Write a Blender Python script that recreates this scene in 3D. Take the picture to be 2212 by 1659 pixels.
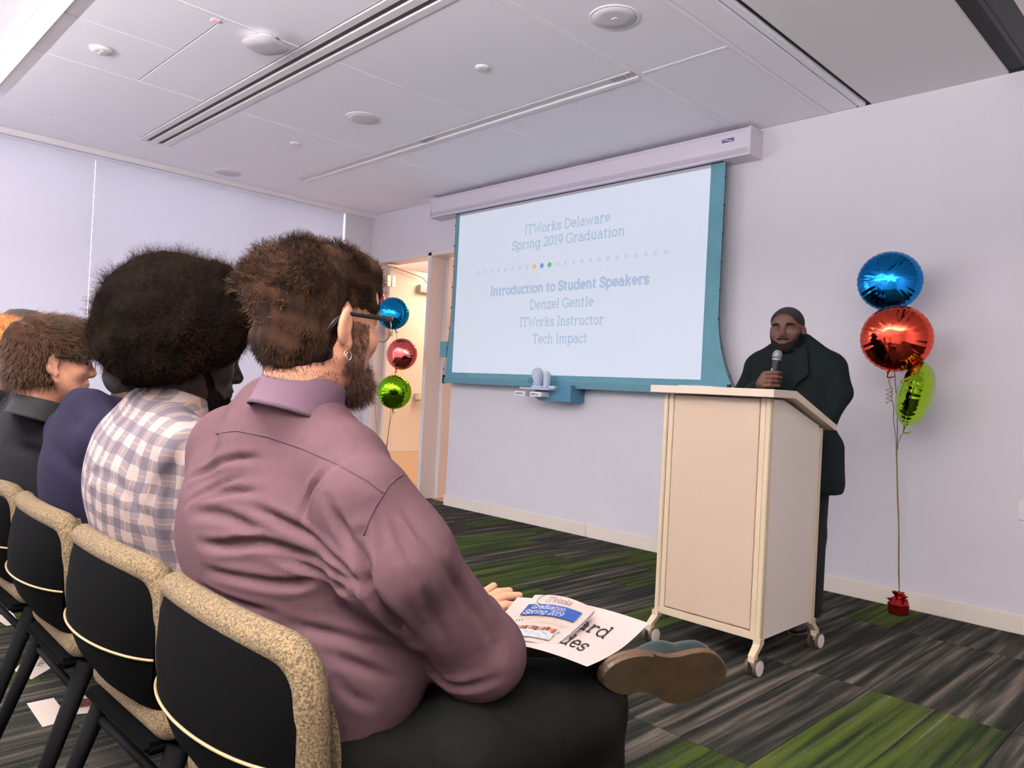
import bpy, bmesh, math, random
import numpy as np
from mathutils import Vector, Matrix
from mathutils.bvhtree import BVHTree
random.seed(7); RNG = np.random.default_rng(7)
for o in list(bpy.data.objects): bpy.data.objects.remove(o)
SC = bpy.context.scene
COL = SC.collection
PI = math.pi
# ------------------------------------------------------------------ camera
FPX, CX, CY = 1640.8, 1106.0, 829.5
def _axes(yaw, pitch, roll):
    f = np.array([-math.sin(yaw)*math.cos(pitch), math.cos(yaw)*math.cos(pitch), math.sin(pitch)])
    r = np.cross(f, [0, 0, 1]); r /= np.linalg.norm(r); u = np.cross(r, f)
    c, s = math.cos(roll), math.sin(roll)
    return np.array([c*r+s*u, -(-s*r+c*u), f])
CAMR = _axes(math.radians(45.37368), math.radians(.447094), math.radians(2.913712))
CAMC = np.array([0, 0, 1.15])
cam = bpy.data.cameras.new('camera'); cam.sensor_width = 36; cam.lens = FPX/2212*36; cam.clip_start = .02
co = bpy.data.objects.new('camera', cam); COL.objects.link(co); SC.camera = co
mm = Matrix.Identity(4)
for i in range(3):
    mm[i][0] = CAMR[0][i]; mm[i][1] = -CAMR[1][i]; mm[i][2] = -CAMR[2][i]; mm[i][3] = CAMC[i]
co.matrix_world = mm
def at(px, py, d):                 # point seen at a pixel, d metres deep
    v = np.array([(px-CX)/FPX*d, (py-CY)/FPX*d, d]); return CAMR.T@v+CAMC
def hit(px, py, ax, val):
    v = CAMR.T@np.array([(px-CX)/FPX, (py-CY)/FPX, 1.]); return CAMC+v*(val-CAMC[ax])/v[ax]
# ------------------------------------------------------------------ colour management, sky, daylight
vs = SC.view_settings
vs.view_transform = 'Standard'; vs.look = 'None'; vs.exposure = EXPOSURE = .76; vs.gamma = 1; vs.use_curve_mapping = False
SC.cycles.use_denoising = True
SC.cycles.max_bounces = 10; SC.cycles.diffuse_bounces = 5
w = bpy.data.worlds.new('sky'); SC.world = w; w.use_nodes = True
bg = w.node_tree.nodes['Background']; bg.inputs[0].default_value = (.90, .90, 1, 1); bg.inputs[1].default_value = 3.0
def area(name, loc, size, rot, power, col):
    l = bpy.data.lights.new(name, 'AREA'); l.shape = 'RECTANGLE'; l.size, l.size_y = size; l.energy = power; l.color = col
    o = bpy.data.objects.new(name, l); o.location = loc; o.rotation_euler = rot; COL.objects.link(o); return o
# lights: rows of linear ceiling fixtures (see LAMP_ROWS), uplights added behind the camera, a corridor lamp, daylight behind the shades
WARM = (1, .85, .70)
area('corridor_light', (-6.2, 5.75, 2.55), (1.2, .6), (0, 0, 0), 24, (1, .76, .58))
LAMP_ROWS = [(.99, -6.2, -3.4, 9, 0), (.99, -2.6, .6, 5, 0), (-1.1, -6.2, -3.0, 5, 80), (-1.1, -2.0, 1.2, 6, 500), (-4.2, -5, 1, 8, 80)]   # y, x0, x1, watts down, watts up (added uplight)
# ------------------------------------------------------------------ materials
def lin(c):
    return tuple(((v/255+.055)/1.055)**2.4 if v/255 > .04045 else v/255/12.92 for v in c)
MATS = {}
def mat(name, rgb, rough=.6, metal=0., noise=0., scale=20., bump=0., emit=0., spec=.5, dark=None, detail=4, bscale=None, coords='Object', sheen=0, stretch=None):
    if name in MATS: return MATS[name]
    m = bpy.data.materials.new(name); m.use_nodes = True; nt = m.node_tree; b = nt.nodes['Principled BSDF']
    c = lin(rgb); b.inputs['Base Color'].default_value = (*c, 1); b.inputs['Roughness'].default_value = rough
    b.inputs['Metallic'].default_value = metal; b.inputs['Specular IOR Level'].default_value = spec
    if sheen: b.inputs['Sheen Weight'].default_value = sheen
    if emit:
        b.inputs['Emission Color'].default_value = (*c, 1); b.inputs['Emission Strength'].default_value = emit
    if noise or bump:
        tc = nt.nodes.new('ShaderNodeTexCoord'); src = tc.outputs[coords]
        if stretch:
            mp = nt.nodes.new('ShaderNodeMapping'); mp.inputs['Scale'].default_value = stretch
            nt.links.new(src, mp.inputs[0]); src = mp.outputs[0]
    if noise:
        n = nt.nodes.new('ShaderNodeTexNoise'); n.inputs['Scale'].default_value = scale; n.inputs['Detail'].default_value = detail
        nt.links.new(src, n.inputs['Vector'])
        r = nt.nodes.new('ShaderNodeValToRGB'); d = lin(dark) if dark else tuple(v*(1-noise) for v in c)
        r.color_ramp.elements[0].position = .35; r.color_ramp.elements[0].color = (*d, 1)
        r.color_ramp.elements[1].position = .65; r.color_ramp.elements[1].color = (*c, 1)
        nt.links.new(n.outputs['Fac'], r.inputs[0]); nt.links.new(r.outputs[0], b.inputs['Base Color'])
    if bump:
        n2 = nt.nodes.new('ShaderNodeTexNoise'); n2.inputs['Scale'].default_value = bscale or scale; n2.inputs['Detail'].default_value = 3
        nt.links.new(src, n2.inputs['Vector'])
        bp = nt.nodes.new('ShaderNodeBump'); bp.inputs['Strength'].default_value = bump; bp.inputs['Distance'].default_value = .004
        nt.links.new(n2.outputs['Fac'], bp.inputs['Height']); nt.links.new(bp.outputs[0], b.inputs['Normal'])
    MATS[name] = m; return m
# ------------------------------------------------------------------ object helpers
def mk(name, V, F, m, parent=None, org=None, smooth=False, kind=None, label=None, cat=None, group=None):
    me = bpy.data.meshes.new(name); V = np.asarray(V, dtype=float).reshape(-1, 3)
    if parent is not None: org = parent['_org']
    if org is None: org = (0, 0, 0)
    me.from_pydata((V-np.array(org, dtype=float)).tolist(), [], [list(map(int, f)) for f in F] if not isinstance(F, np.ndarray) else F.tolist())
    o = bpy.data.objects.new(name, me); COL.objects.link(o)
    if m: me.materials.append(m)
    if smooth: me.polygons.foreach_set('use_smooth', [True]*len(me.polygons))
    me.update()
    if parent is not None: o.parent = parent
    else: o.location = org
    o['_org'] = [float(v) for v in org]
    tag(o, label, cat, group, kind); return o
def tag(o, label=None, cat=None, group=None, kind=None):
    for k, v in (('label', label), ('category', cat), ('group', group), ('kind', kind)):
        if v: o[k] = v
    return o
def thing(name, loc, label, cat, group=None, kind=None):
    o = bpy.data.objects.new(name, None); COL.objects.link(o); o.location = loc; o.empty_display_size = .05
    o['_org'] = [float(v) for v in loc]; return tag(o, label, cat, group, kind)
class G:                            # collects simple solids into one mesh
    def __init__(s): s.V = []; s.F = []
    def add(s, V, F):
        n = len(s.V); s.V += [tuple(map(float, v)) for v in V]; s.F += [tuple(int(i)+n for i in f) for f in F]; return s
    def box(s, a, b, bev=0.):
        bm = bmesh.new(); bmesh.ops.create_cube(bm, size=1)
        a = Vector(a); b = Vector(b); c = (a+b)/2; d = b-a
        for v in bm.verts: v.co = Vector((v.co.x*abs(d.x), v.co.y*abs(d.y), v.co.z*abs(d.z)))+c
        if bev: bmesh.ops.bevel(bm, geom=list(bm.edges), offset=bev, segments=2, affect='EDGES')
        return s.bm(bm)
    def bm(s, bm, M=None):
        if M is not None: bm.transform(M)
        bm.verts.index_update(); s.add([v.co for v in bm.verts], [[v.index for v in f.verts] for f in bm.faces]); bm.free(); return s
    def tube(s, P, r, n=10, cap=True, flat=None):
        P = [Vector(p) for p in P]; R = r if hasattr(r, '__len__') else [r]*len(P); rings = []
        up = Vector((0, 0, 1)); t0 = (P[1]-P[0]).normalized()
        if abs(t0.dot(up)) > .95: up = Vector((1, 0, 0))
        for i, p in enumerate(P):
            t = ((P[min(i+1, len(P)-1)]-P[max(i-1, 0)])).normalized()
            x = t.cross(up).normalized(); up = x.cross(t).normalized(); y = up
            fl = flat or (1, 1)
            rings.append([p+x*math.cos(2*PI*k/n)*R[i]*fl[0]+y*math.sin(2*PI*k/n)*R[i]*fl[1] for k in range(n)])
        V = [v for rg in rings for v in rg]; F = []
        for i in range(len(P)-1):
            for k in range(n):
                a = i*n+k; b = i*n+(k+1) % n; F.append((a, b, b+n, a+n))
        if cap: F.append(tuple(range(n))[::-1]); F.append(tuple(range((len(P)-1)*n, len(P)*n)))
        return s.add(V, F)
    def lathe(s, prof, M=None, n=32):            # prof: (r, z) list, axis z
        V = []; F = []
        for r, z in prof:
            for k in range(n): V.append(Vector((r*math.cos(2*PI*k/n), r*math.sin(2*PI*k/n), z)))
        for i in range(len(prof)-1):
            for k in range(n):
                a = i*n+k; b = i*n+(k+1) % n; F.append((a, b, b+n, a+n))
        F.append(tuple(range(n))[::-1]); F.append(tuple(range((len(prof)-1)*n, len(prof)*n)))
        if M is not None: V = [M@v for v in V]
        return s.add(V, F)
    def prism(s, poly, a, b, ax=0):              # polygon in the two other axes, extruded along ax from a to b
        n = len(poly); V = []
        for t in (a, b):
            for p in poly:
                v = list(p); v.insert(ax, t); V.append(v)
        F = [tuple(range(n)), tuple(range(n, 2*n))[::-1]]+[(i, i+n, (i+1) % n+n, (i+1) % n) for i in range(n)]
        return s.add(V, F)
    def grid(s, fn, nu, nv):
        V = [fn(i/(nu-1), j/(nv-1)) for i in range(nu) for j in range(nv)]
        return s.add(V, [(i*nv+j, (i+1)*nv+j, (i+1)*nv+j+1, i*nv+j+1) for i in range(nu-1) for j in range(nv-1)])
    def mk(s, name, m, parent=None, **k): return mk(name, s.V, s.F, m, parent, **k)
def box(name, a, b, m, parent=None, bev=0., **k): return G().box(a, b, bev).mk(name, m, parent, **k)
def fixn(o):
    bm = bmesh.new(); bm.from_mesh(o.data); bmesh.ops.recalc_face_normals(bm, faces=bm.faces); bm.to_mesh(o.data); bm.free(); return o
def autos(o, ang=35):
    bm = bmesh.new(); bm.from_mesh(o.data); bmesh.ops.recalc_face_normals(bm, faces=bm.faces)
    for f in bm.faces: f.smooth = True
    for e in bm.edges:
        if len(e.link_faces) == 2 and e.calc_face_angle(0) > math.radians(ang): e.smooth = False
    bm.to_mesh(o.data); bm.free(); return o
# ------------------------------------------------------------------ signed distance modelling
class SDF:
    def __init__(s, lo, hi, h):
        s.lo = np.array(lo, float); s.h = h
        n = np.ceil((np.array(hi)-s.lo)/h).astype(int)+1; s.n = n
        s.ax = [s.lo[i]+np.arange(n[i])*h for i in range(3)]
        s.f = np.full(n, .2, np.float32)
    def _sl(s, lo, hi, pad):
        r = []
        for i in range(3):
            a = int(max(0, math.floor((lo[i]-pad-s.lo[i])/s.h))); b = int(min(s.n[i], math.ceil((hi[i]+pad-s.lo[i])/s.h)+1))
            if b <= a: return None
            r.append(slice(a, b))
        return tuple(r)
    def _pts(s, sl):
        return np.meshgrid(*[s.ax[i][sl[i]].astype(np.float32) for i in range(3)], indexing='ij')
    def _put(s, sl, d, k, sub):
        a = s.f[sl]
        if sub: a = -a
        if k > 0:
            hh = np.clip(.5+.5*(a-d)/k, 0, 1); r = a*(1-hh)+d*hh-k*hh*(1-hh)
        else: r = np.minimum(a, d)
        if sub: r = -r
        s.f[sl] = r
    def ell(s, c, r, k=.02, rot=None, sub=False):     # rot: (x,y,z) euler degrees
        R = max(r); sl = s._sl([c[i]-R for i in range(3)], [c[i]+R for i in range(3)], k+.03)
        if sl is None: return s
        X, Y, Z = s._pts(sl); X = X-c[0]; Y = Y-c[1]; Z = Z-c[2]
        if rot:
            M = np.array(Matrix.Rotation(math.radians(rot[2]), 3, 'Z')@Matrix.Rotation(math.radians(rot[1]), 3, 'Y')@Matrix.Rotation(math.radians(rot[0]), 3, 'X'))
            X, Y, Z = [M[0, i]*X+M[1, i]*Y+M[2, i]*Z for i in range(3)]
        k0 = np.sqrt((X/r[0])**2+(Y/r[1])**2+(Z/r[2])**2)+1e-6
        k1 = np.sqrt((X/r[0]**2)**2+(Y/r[1]**2)**2+(Z/r[2]**2)**2)+1e-6
        s._put(sl, k0*(k0-1)/k1, k, sub); return s
    def cone(s, a, b, ra, rb, k=.02, sub=False, sq=None):   # sq: (axis vector, factor) squashes the section
        a = np.array(a, float); b = np.array(b, float); R = max(ra, rb)
        if sq: R *= max(1, sq[1])
        sl = s._sl(np.minimum(a, b)-R, np.maximum(a, b)+R, k+.03)
        if sl is None: return s
        X, Y, Z = s._pts(sl); d = b-a; L = float(d@d)+1e-9
        X = X-a[0]; Y = Y-a[1]; Z = Z-a[2]
        t = np.clip((X*d[0]+Y*d[1]+Z*d[2])/L, 0, 1)
        X = X-t*d[0]; Y = Y-t*d[1]; Z = Z-t*d[2]; f = 1
        if sq:
            n = np.array(sq[0], float); n /= np.linalg.norm(n); q = X*n[0]+Y*n[1]+Z*n[2]; e = 1/sq[1]-1
            X = X+q*e*n[0]; Y = Y+q*e*n[1]; Z = Z+q*e*n[2]; f = min(1, sq[1])
        s._put(sl, (np.sqrt(X*X+Y*Y+Z*Z)-(ra+(rb-ra)*t))*f, k, sub); return s
    def chain(s, P, R, k=.02, sub=False, sq=None):
        for i in range(len(P)-1): s.cone(P[i], P[i+1], R[i], R[i+1], k, sub, sq)
        return s
    def rbox(s, c, b, r, k=.01, sub=False):
        sl = s._sl([c[i]-b[i] for i in range(3)], [c[i]+b[i] for i in range(3)], k+.03)
        if sl is None: return s
        X, Y, Z = s._pts(sl)
        q = [np.abs(v-c[i])-(b[i]-r) for i, v in enumerate((X, Y, Z))]
        o = np.sqrt(sum(np.maximum(v, 0)**2 for v in q)); ins = np.minimum(np.maximum(np.maximum(q[0], q[1]), q[2]), 0)
        s._put(sl, o+ins-r, k, sub); return s
    def noise(s, amp, sc, seed=0):
        rg = np.random.default_rng(seed); X, Y, Z = s._pts(tuple(slice(0, int(v)) for v in s.n)); t = 0
        for i in range(6):
            kx = rg.normal(size=3)*sc; t = t+np.sin(kx[0]*X+kx[1]*Y+kx[2]*Z+rg.uniform(0, 6))
        s.f += (amp/2.5*t).astype(np.float32); return s
    def cut(s, ax, val, keep='below'):
        X = s._pts(tuple(slice(0, int(v)) for v in s.n))[ax]; d = (X-val) if keep == 'below' else (val-X)
        s.f = np.maximum(s.f, d.astype(np.float32)); return s
    def mesh(s):
        f = s.f; h = s.h; n = np.array(f.shape)-1; ins = f < 0
        c = np.zeros(n, np.int8)
        for dx in (0, 1):
            for dy in (0, 1):
                for dz in (0, 1): c += ins[dx:n[0]+dx, dy:n[1]+dy, dz:n[2]+dz]
        act = (c > 0) & (c < 8); I = np.argwhere(act); idx = np.full(n, -1, np.int64); idx[act] = np.arange(len(I))
        pos = np.zeros((len(I), 3)); cnt = np.zeros(len(I))
        for ax in range(3):
            o1, o2 = [a for a in range(3) if a != ax]
            for p in (0, 1):
                for q in (0, 1):
                    A = I.copy(); A[:, o1] += p; A[:, o2] += q; B = A.copy(); B[:, ax] += 1
                    fa = f[A[:, 0], A[:, 1], A[:, 2]]; fb = f[B[:, 0], B[:, 1], B[:, 2]]; mk_ = (fa < 0) != (fb < 0)
                    t = fa[mk_]/(fa[mk_]-fb[mk_]); P = A[mk_].astype(float); P[:, ax] += t
                    pos[mk_] += P; cnt[mk_] += 1
        V = pos/np.maximum(cnt, 1)[:, None]*h+s.lo; F = []
        for ax in range(3):
            o1, o2 = (ax+1) % 3, (ax+2) % 3
            sl0 = [slice(None)]*3; sl1 = [slice(None)]*3; sl0[ax] = slice(0, -1); sl1[ax] = slice(1, None)
            a = ins[tuple(sl0)]; b = ins[tuple(sl1)]; E = np.argwhere(a != b)
            ok = (E[:, o1] > 0) & (E[:, o2] > 0) & (E[:, o1] < n[o1]) & (E[:, o2] < n[o2]); E = E[ok]
            w_ = ins[E[:, 0], E[:, 1], E[:, 2]]
            def cell(d1, d2):
                C = E.copy(); C[:, o1] += d1; C[:, o2] += d2; return idx[C[:, 0], C[:, 1], C[:, 2]]
            Q = np.stack([cell(-1, -1), cell(0, -1), cell(0, 0), cell(-1, 0)], 1)
            Q[~w_] = Q[~w_][:, ::-1]; F.append(Q)
        return V, np.concatenate(F)
def vnorm(V, F):
    a = V[F[:, 0]]; n = np.cross(V[F[:, 1]]-a, V[F[:, 2]]-a); N = np.zeros_like(V)
    for i in range(F.shape[1]): np.add.at(N, F[:, i], n)
    return N/(np.linalg.norm(N, axis=1, keepdims=True)+1e-12)
def relax(V, F, it=1, lam=.5):
    E = np.concatenate([F[:, [i, (i+1) % 4]] for i in range(4)])
    for _ in range(it):
        A = np.zeros_like(V); c = np.zeros(len(V))
        np.add.at(A, E[:, 0], V[E[:, 1]]); np.add.at(A, E[:, 1], V[E[:, 0]])
        np.add.at(c, E[:, 0], 1); np.add.at(c, E[:, 1], 1)
        V = V+(A/np.maximum(c, 1)[:, None]-V)*lam
    return V
def polyd(V, P):                    # distance of points to a polyline
    best = np.full(len(V), 1e9)
    for a, b in zip(P[:-1], P[1:]):
        a = np.array(a); d = np.array(b)-a; L = d@d+1e-12
        t = np.clip((V-a)@d/L, 0, 1); best = np.minimum(best, np.linalg.norm(V-a-t[:, None]*d, axis=1))
    return best
def onsurf(bvh, pts, fallback=1.2):
    out = []
    for px, py in pts:
        d = Vector(CAMR.T@np.array([(px-CX)/FPX, (py-CY)/FPX, 1.])).normalized(); h_ = bvh.ray_cast(Vector(CAMC), d)
        if h_[0] is not None: out.append(np.array(h_[0]))
    return out
def wrinkle(V, F, creases):         # creases: (pixel points on the surface, depth, width)
    bvh = BVHTree.FromPolygons([tuple(v) for v in V], [tuple(q) for q in F.tolist()]); N = vnorm(V, F); D = np.zeros(len(V))
    for pts, amp, wd in creases:
        P = onsurf(bvh, pts)
        if len(P) < 2: continue
        q = []
        for a, b in zip(P[:-1], P[1:]): q += [a, (a+b)/2]
        q.append(P[-1]); q = np.array(q)
        for _ in range(2): q[1:-1] = (q[:-2]+2*q[1:-1]+q[2:])/4
        lo = q.min(0)-4*wd; hi = q.max(0)+4*wd; m_ = np.all((V > lo) & (V < hi), axis=1)
        if not m_.any(): continue
        d = polyd(V[m_], q)/wd
        e0 = np.minimum(np.linalg.norm(V[m_]-q[0], axis=1), np.linalg.norm(V[m_]-q[-1], axis=1)); fade = np.clip(e0/.05, .15, 1)
        D[m_] += -amp*(1-.9*d*d)*np.exp(-d*d/1.6)*fade
    return V+N*D[:, None], bvh
# ================================================================== THE ROOM
XW, YF, ZC = -7.17, 4.776, 3.015         # window wall, front wall, ceiling
XR, YB = 3.2, -5.4
M_wall = mat('wall_paint', (220, 217, 223), .75, noise=.02, scale=3)
M_ceil = mat('ceiling_tile_paint', (250, 248, 254), .85, bump=.15, bscale=260)
M_grid = mat('ceiling_grid_metal', (250, 248, 252), .5)
M_white = mat('white_paint', (232, 228, 230), .5)
M_dark = mat('slot_black', (34, 34, 33), .7)
M_slot = mat('slot_bronze', (74, 66, 50), .6)
M_base = mat('baseboard_paint', (232, 222, 208), .5)
M_frame = mat('door_frame_paint', (226, 218, 216), .5)
TEAL = mat('screen_border_fabric', (104, 160, 174), .8, noise=.1, scale=6)
def st(name, a, b, m, parent=None, **k): return box(name, a, b, m, parent, kind='structure', **k)
# floor: a slab carrying separate carpet planks
floor = st('floor', (XW-.2, YB-.2, -.06), (XR+.2, YF+.15, -.006), mat('carpet_backing', (40, 40, 36), .95))
def carpet_mat():
    m = bpy.data.materials.new('striped_carpet'); m.use_nodes = True; nt = m.node_tree; b = nt.nodes['Principled BSDF']; N = nt.nodes.new; L = nt.links.new
    b.inputs['Roughness'].default_value = .95; b.inputs['Specular IOR Level'].default_value = .1
    oi = N('ShaderNodeObjectInfo'); geo = N('ShaderNodeNewGeometry')
    base = N('ShaderNodeMapping'); base.inputs['Scale'].default_value = (26, 1.1, 1); L(geo.outputs['Position'], base.inputs[0])
    sh = N('ShaderNodeVectorMath'); sh.operation = 'ADD'; L(base.outputs[0], sh.inputs[0])
    cx = N('ShaderNodeCombineXYZ'); mu = N('ShaderNodeMath'); mu.operation = 'MULTIPLY'; mu.inputs[1].default_value = 37
    L(oi.outputs['Random'], mu.inputs[0]); L(mu.outputs[0], cx.inputs[2]); L(cx.outputs[0], sh.inputs[1])
    n1 = N('ShaderNodeTexNoise'); n1.inputs['Scale'].default_value = 1; n1.inputs['Detail'].default_value = 3; L(sh.outputs[0], n1.inputs[0])
    g = N('ShaderNodeValToRGB'); e = g.color_ramp.elements                     # greys and browns
    e[0].position = .33; e[0].color = (*lin((28, 30, 27)), 1); e[1].position = .70; e[1].color = (*lin((108, 100, 90)), 1)
    x = e.new(.45); x.color = (*lin((42, 43, 38)), 1); x = e.new(.56); x.color = (*lin((70, 65, 58)), 1); L(n1.outputs['Fac'], g.inputs[0])
    k = N('ShaderNodeValToRGB'); e = k.color_ramp.elements                     # greens
    e[0].position = .34; e[0].color = (*lin((33, 41, 24)), 1); e[1].position = .66; e[1].color = (*lin((74, 86, 32)), 1)
    x = e.new(.5); x.color = (*lin((57, 70, 27)), 1); L(n1.outputs['Fac'], k.inputs[0])
    at_ = N('ShaderNodeAttribute'); at_.attribute_type = 'OBJECT'; at_.attribute_name = 'green'
    mx = N('ShaderNodeMix'); mx.data_type = 'RGBA'; v3 = N('ShaderNodeMapping'); v3.inputs['Scale'].default_value = (60, .8, 1); L(geo.outputs['Position'], v3.inputs[0]); n3 = N('ShaderNodeTexNoise'); n3.inputs['Scale'].default_value = 1; n3.inputs['Detail'].default_value = 2; L(v3.outputs[0], n3.inputs[0])
    r3 = N('ShaderNodeMapRange'); r3.inputs[1].default_value = .36; r3.inputs[2].default_value = .46; L(n3.outputs['Fac'], r3.inputs[0]); m3 = N('ShaderNodeMath'); m3.operation = 'MULTIPLY'; L(at_.outputs['Fac'], m3.inputs[0]); L(r3.outputs[0], m3.inputs[1]); L(m3.outputs[0], mx.inputs[0]); L(g.outputs[0], mx.inputs[6]); L(k.outputs[0], mx.inputs[7])
    vm = N('ShaderNodeMapping'); vm.inputs['Scale'].default_value = (260, 180, 1); L(geo.outputs['Position'], vm.inputs[0])
    n2 = N('ShaderNodeTexNoise'); n2.inputs['Scale'].default_value = 1; n2.inputs['Detail'].default_value = 1; L(vm.outputs[0], n2.inputs[0])
    r2 = N('ShaderNodeMapRange'); r2.inputs[1].default_value = .35; r2.inputs[2].default_value = .65; r2.inputs[3].default_value = .62; r2.inputs[4].default_value = 1.25; L(n2.outputs['Fac'], r2.inputs[0])
    m2 = N('ShaderNodeVectorMath'); m2.operation = 'SCALE'; L(mx.outputs[2], m2.inputs[0]); L(r2.outputs[0], m2.inputs[3]); L(m2.outputs[0], b.inputs['Base Color'])
    bp = N('ShaderNodeBump'); bp.inputs['Strength'].default_value = .6; bp.inputs['Distance'].default_value = .004; L(n2.outputs['Fac'], bp.inputs['Height']); L(bp.outputs[0], b.inputs['Normal'])
    return m
M_carpet = carpet_mat()
gp = G().box((.0008, .0008, -.006), (.2492, .9992, 0), .0015)
pl0 = None; rc = random.Random(5)
GREEN = [(-4.05, 3.9), (-4.3, 4.5), (-3.55, 3.2), (-3.3, 4.5), (-2.55, 4.1), (-2.8, 3.9), (-2.3, 3.3), (-.9, 2.2), (-1.15, 2.3), (-1.4, 1.9), (-.65, 2.0), (-.4, 2.3), (-3.05, 4.3)]
nplank = 0
for i in range(42):
    off = rc.choice([0, .25, .5, .75])
    for j in range(-6, 6):
        x0 = XW+.02+i*.25; y0 = j+off-.224
        if x0+.25 > XR or y0+1 > YF+.02 and y0 > YF-.02: continue
        vis = x0 < 1.2 and y0 > -.98 and nplank < 290
        if not vis: continue
        if pl0 is None:
            pl0 = gp.mk('carpet_plank', M_carpet, floor); o = pl0
        else:
            o = pl0.copy(); COL.objects.link(o)
        hgt = min(1., (YF-y0)); o.location = (x0, y0, 0); o.scale = (1, hgt, 1)
        o['green'] = 1. if any(x0 <= gx < x0+.25 and y0 <= gy < y0+1 for gx, gy in GREEN) or rc.random() < .13 else 0.
        nplank += 1
o = G().box((XW, YB, -.006), (XR, 1.0, -.003)).mk('carpet_field', M_carpet, floor); o['green'] = 0.
o = G().box((1.0, -.97, -.006), (XR, YF, 0)).mk('carpet_field', M_carpet, floor); o['green'] = 0.
# front wall with the door opening at its left end
wf = G(); WT = .16
wf.box((-5.68, YF, 0), (XR, YF+WT, ZC)); wf.box((XW-.2, YF, 2.5), (-5.68, YF+WT, ZC)); wf.box((XW-.2, YF, 0), (-7.06, YF+WT, 2.5))
wf.mk('wall_front', M_wall, kind='structure')
st('wall_right', (XR, YB, 0), (XR+.15, YF+WT, ZC), M_wall); st('wall_back', (XW, YB-.15, 0), (XR, YB, ZC), M_wall)
# baseboard boards, jointed
bb = thing('baseboard_front', (-3, YF, 0), None, None, kind='structure')
xs = [-5.68, -3.9, -1.98, -.1, XR]
for a, b in zip(xs[:-1], xs[1:]):
    G().box((a+.0015, YF-.013, .0), (b-.0015, YF, .10), .003).mk('baseboard_board', M_base, bb)
G().box((-5.695, YF-.013, 0), (-5.68, YF+WT, .10), .003).mk('baseboard_board', M_base, bb)
# door frame, mullion, hall beyond
dr = thing('door_1', (-6.4, YF+.1, 0), None, None, kind='structure')
def jamb(x0, x1, z0=0, z1=2.5):
    return G().box((x0, YF-.012, z0), (x1, YF+.175, z1), .004).mk('door_frame', M_frame, dr)
jamb(-7.06, -7.01); jamb(-6.13, -6.075); jamb(-7.06, -5.68, 2.465, 2.5)
G().box((-6.115, YF+.175, 0), (-6.02, YF+.33, 2.47), .004).mk('mullion', M_frame, dr)
M_leaf = mat('door_leaf_cream', (240, 226, 208), .55)
LX = -6.93
leaf = G().box((LX-.045, YF+.1, .012), (LX, YF+1.17, 2.44), .002).mk('door_leaf', M_leaf, dr)
M_steel = mat('brushed_steel', (190, 184, 178), .35, .8)
for z in (2.28, 1.74, .25):
    h_ = G(); h_.box((LX-.005, YF+.06, z-.06), (LX+.006, YF+.115, z+.06), .001); h_.box((LX-.005, YF+.125, z-.06), (LX+.006, YF+.17, z+.06), .001)
    h_.tube([(LX+.008, YF+.12, z-.062), (LX+.008, YF+.12, z+.062)], .007); h_.mk('hinge', M_steel, dr)
G().box((LX, YF+.47, 2.20), (LX+.06, YF+.85, 2.29), .008).mk('door_closer', mat('closer_grey', (176, 168, 164), .4, .3), dr)
ca = G(); ca.tube([(LX+.05, YF+.02, 2.44), (LX+.06, YF+.5, 2.37)], .008); ca.tube([(LX+.06, YF+.5, 2.37), (LX+.035, YF+.62, 2.30)], .008); ca.tube([(LX+.035, YF+.62, 2.28), (LX+.035, YF+.62, 2.31)], .02)
ca.box((LX+.03, YF-.0, 2.43), (LX+.08, YF+.14, 2.455)); ca.mk('closer_arm', M_steel, dr)
pb = G().box((LX+.035, YF+.50, .985), (LX+.075, YF+1.08, 1.04), .006).mk('panic_bar', mat('bar_cream', (228, 214, 200), .35, .2), dr)
G().box((LX, YF+.50, .97), (LX+.045, YF+.57, 1.055), .004).mk('bar_mount', M_steel, dr); G().box((LX, YF+1.03, .93), (LX+.085, YF+1.15, 1.10), .006).mk('bar_mount', M_steel, dr)
G().box((LX, YF+.14, .40), (LX+.004, YF+1.12, .412)).mk('kick_strip', M_white, dr)
G().box((LX, YF+.14, .02), (LX+.003, YF+1.12, .395)).mk('kick_plate', mat('kick_plate_cream', (236, 208, 172), .4), dr)
G().tube([(LX+.02, YF+1.1, .0), (LX+.02, YF+1.1, .09)], .016).mk('door_stop', M_dark, dr)
st('wall_corridor', (-8.4, YF+2.0, 0), (-3.6, YF+2.15, 2.8), mat('corridor_wall_paint', (240, 222, 206), .8))
st('wall_corridor_left', (-8.4, YF+WT, 0), (-8.25, YF+2.0, 2.8), MATS['corridor_wall_paint']); st('wall_corridor_right', (-3.75, YF+WT, 0), (-3.6, YF+2.0, 2.8), MATS['corridor_wall_paint'])
st('ceiling_corridor', (-8.4, YF+WT, 2.7), (-3.6, YF+2.15, 2.8), MATS['corridor_wall_paint'])
fc = thing('floor_corridor', (-6, YF+1, 0), None, None, kind='structure')
M_oak = mat('oak_boards', (196, 156, 108), .45, noise=.18, scale=6, stretch=(14, 1, 1), coords='Object')
G().box((-8.4, YF+.15, -.06), (-3.6, YF+2.15, -.014)).mk('subfloor', M_dark, fc)
for i in range(30):
    G().box((-8.4+i*.16+.001, YF+.15, -.014), (-8.4+i*.16+.159, YF+2.1, -.002), .001).mk('floor_board', M_oak, fc)
G().box((-8.2, YF+1.985, 0), (-3.8, YF+2.0, .1)).mk('baseboard_corridor', M_base, kind='structure')
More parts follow.
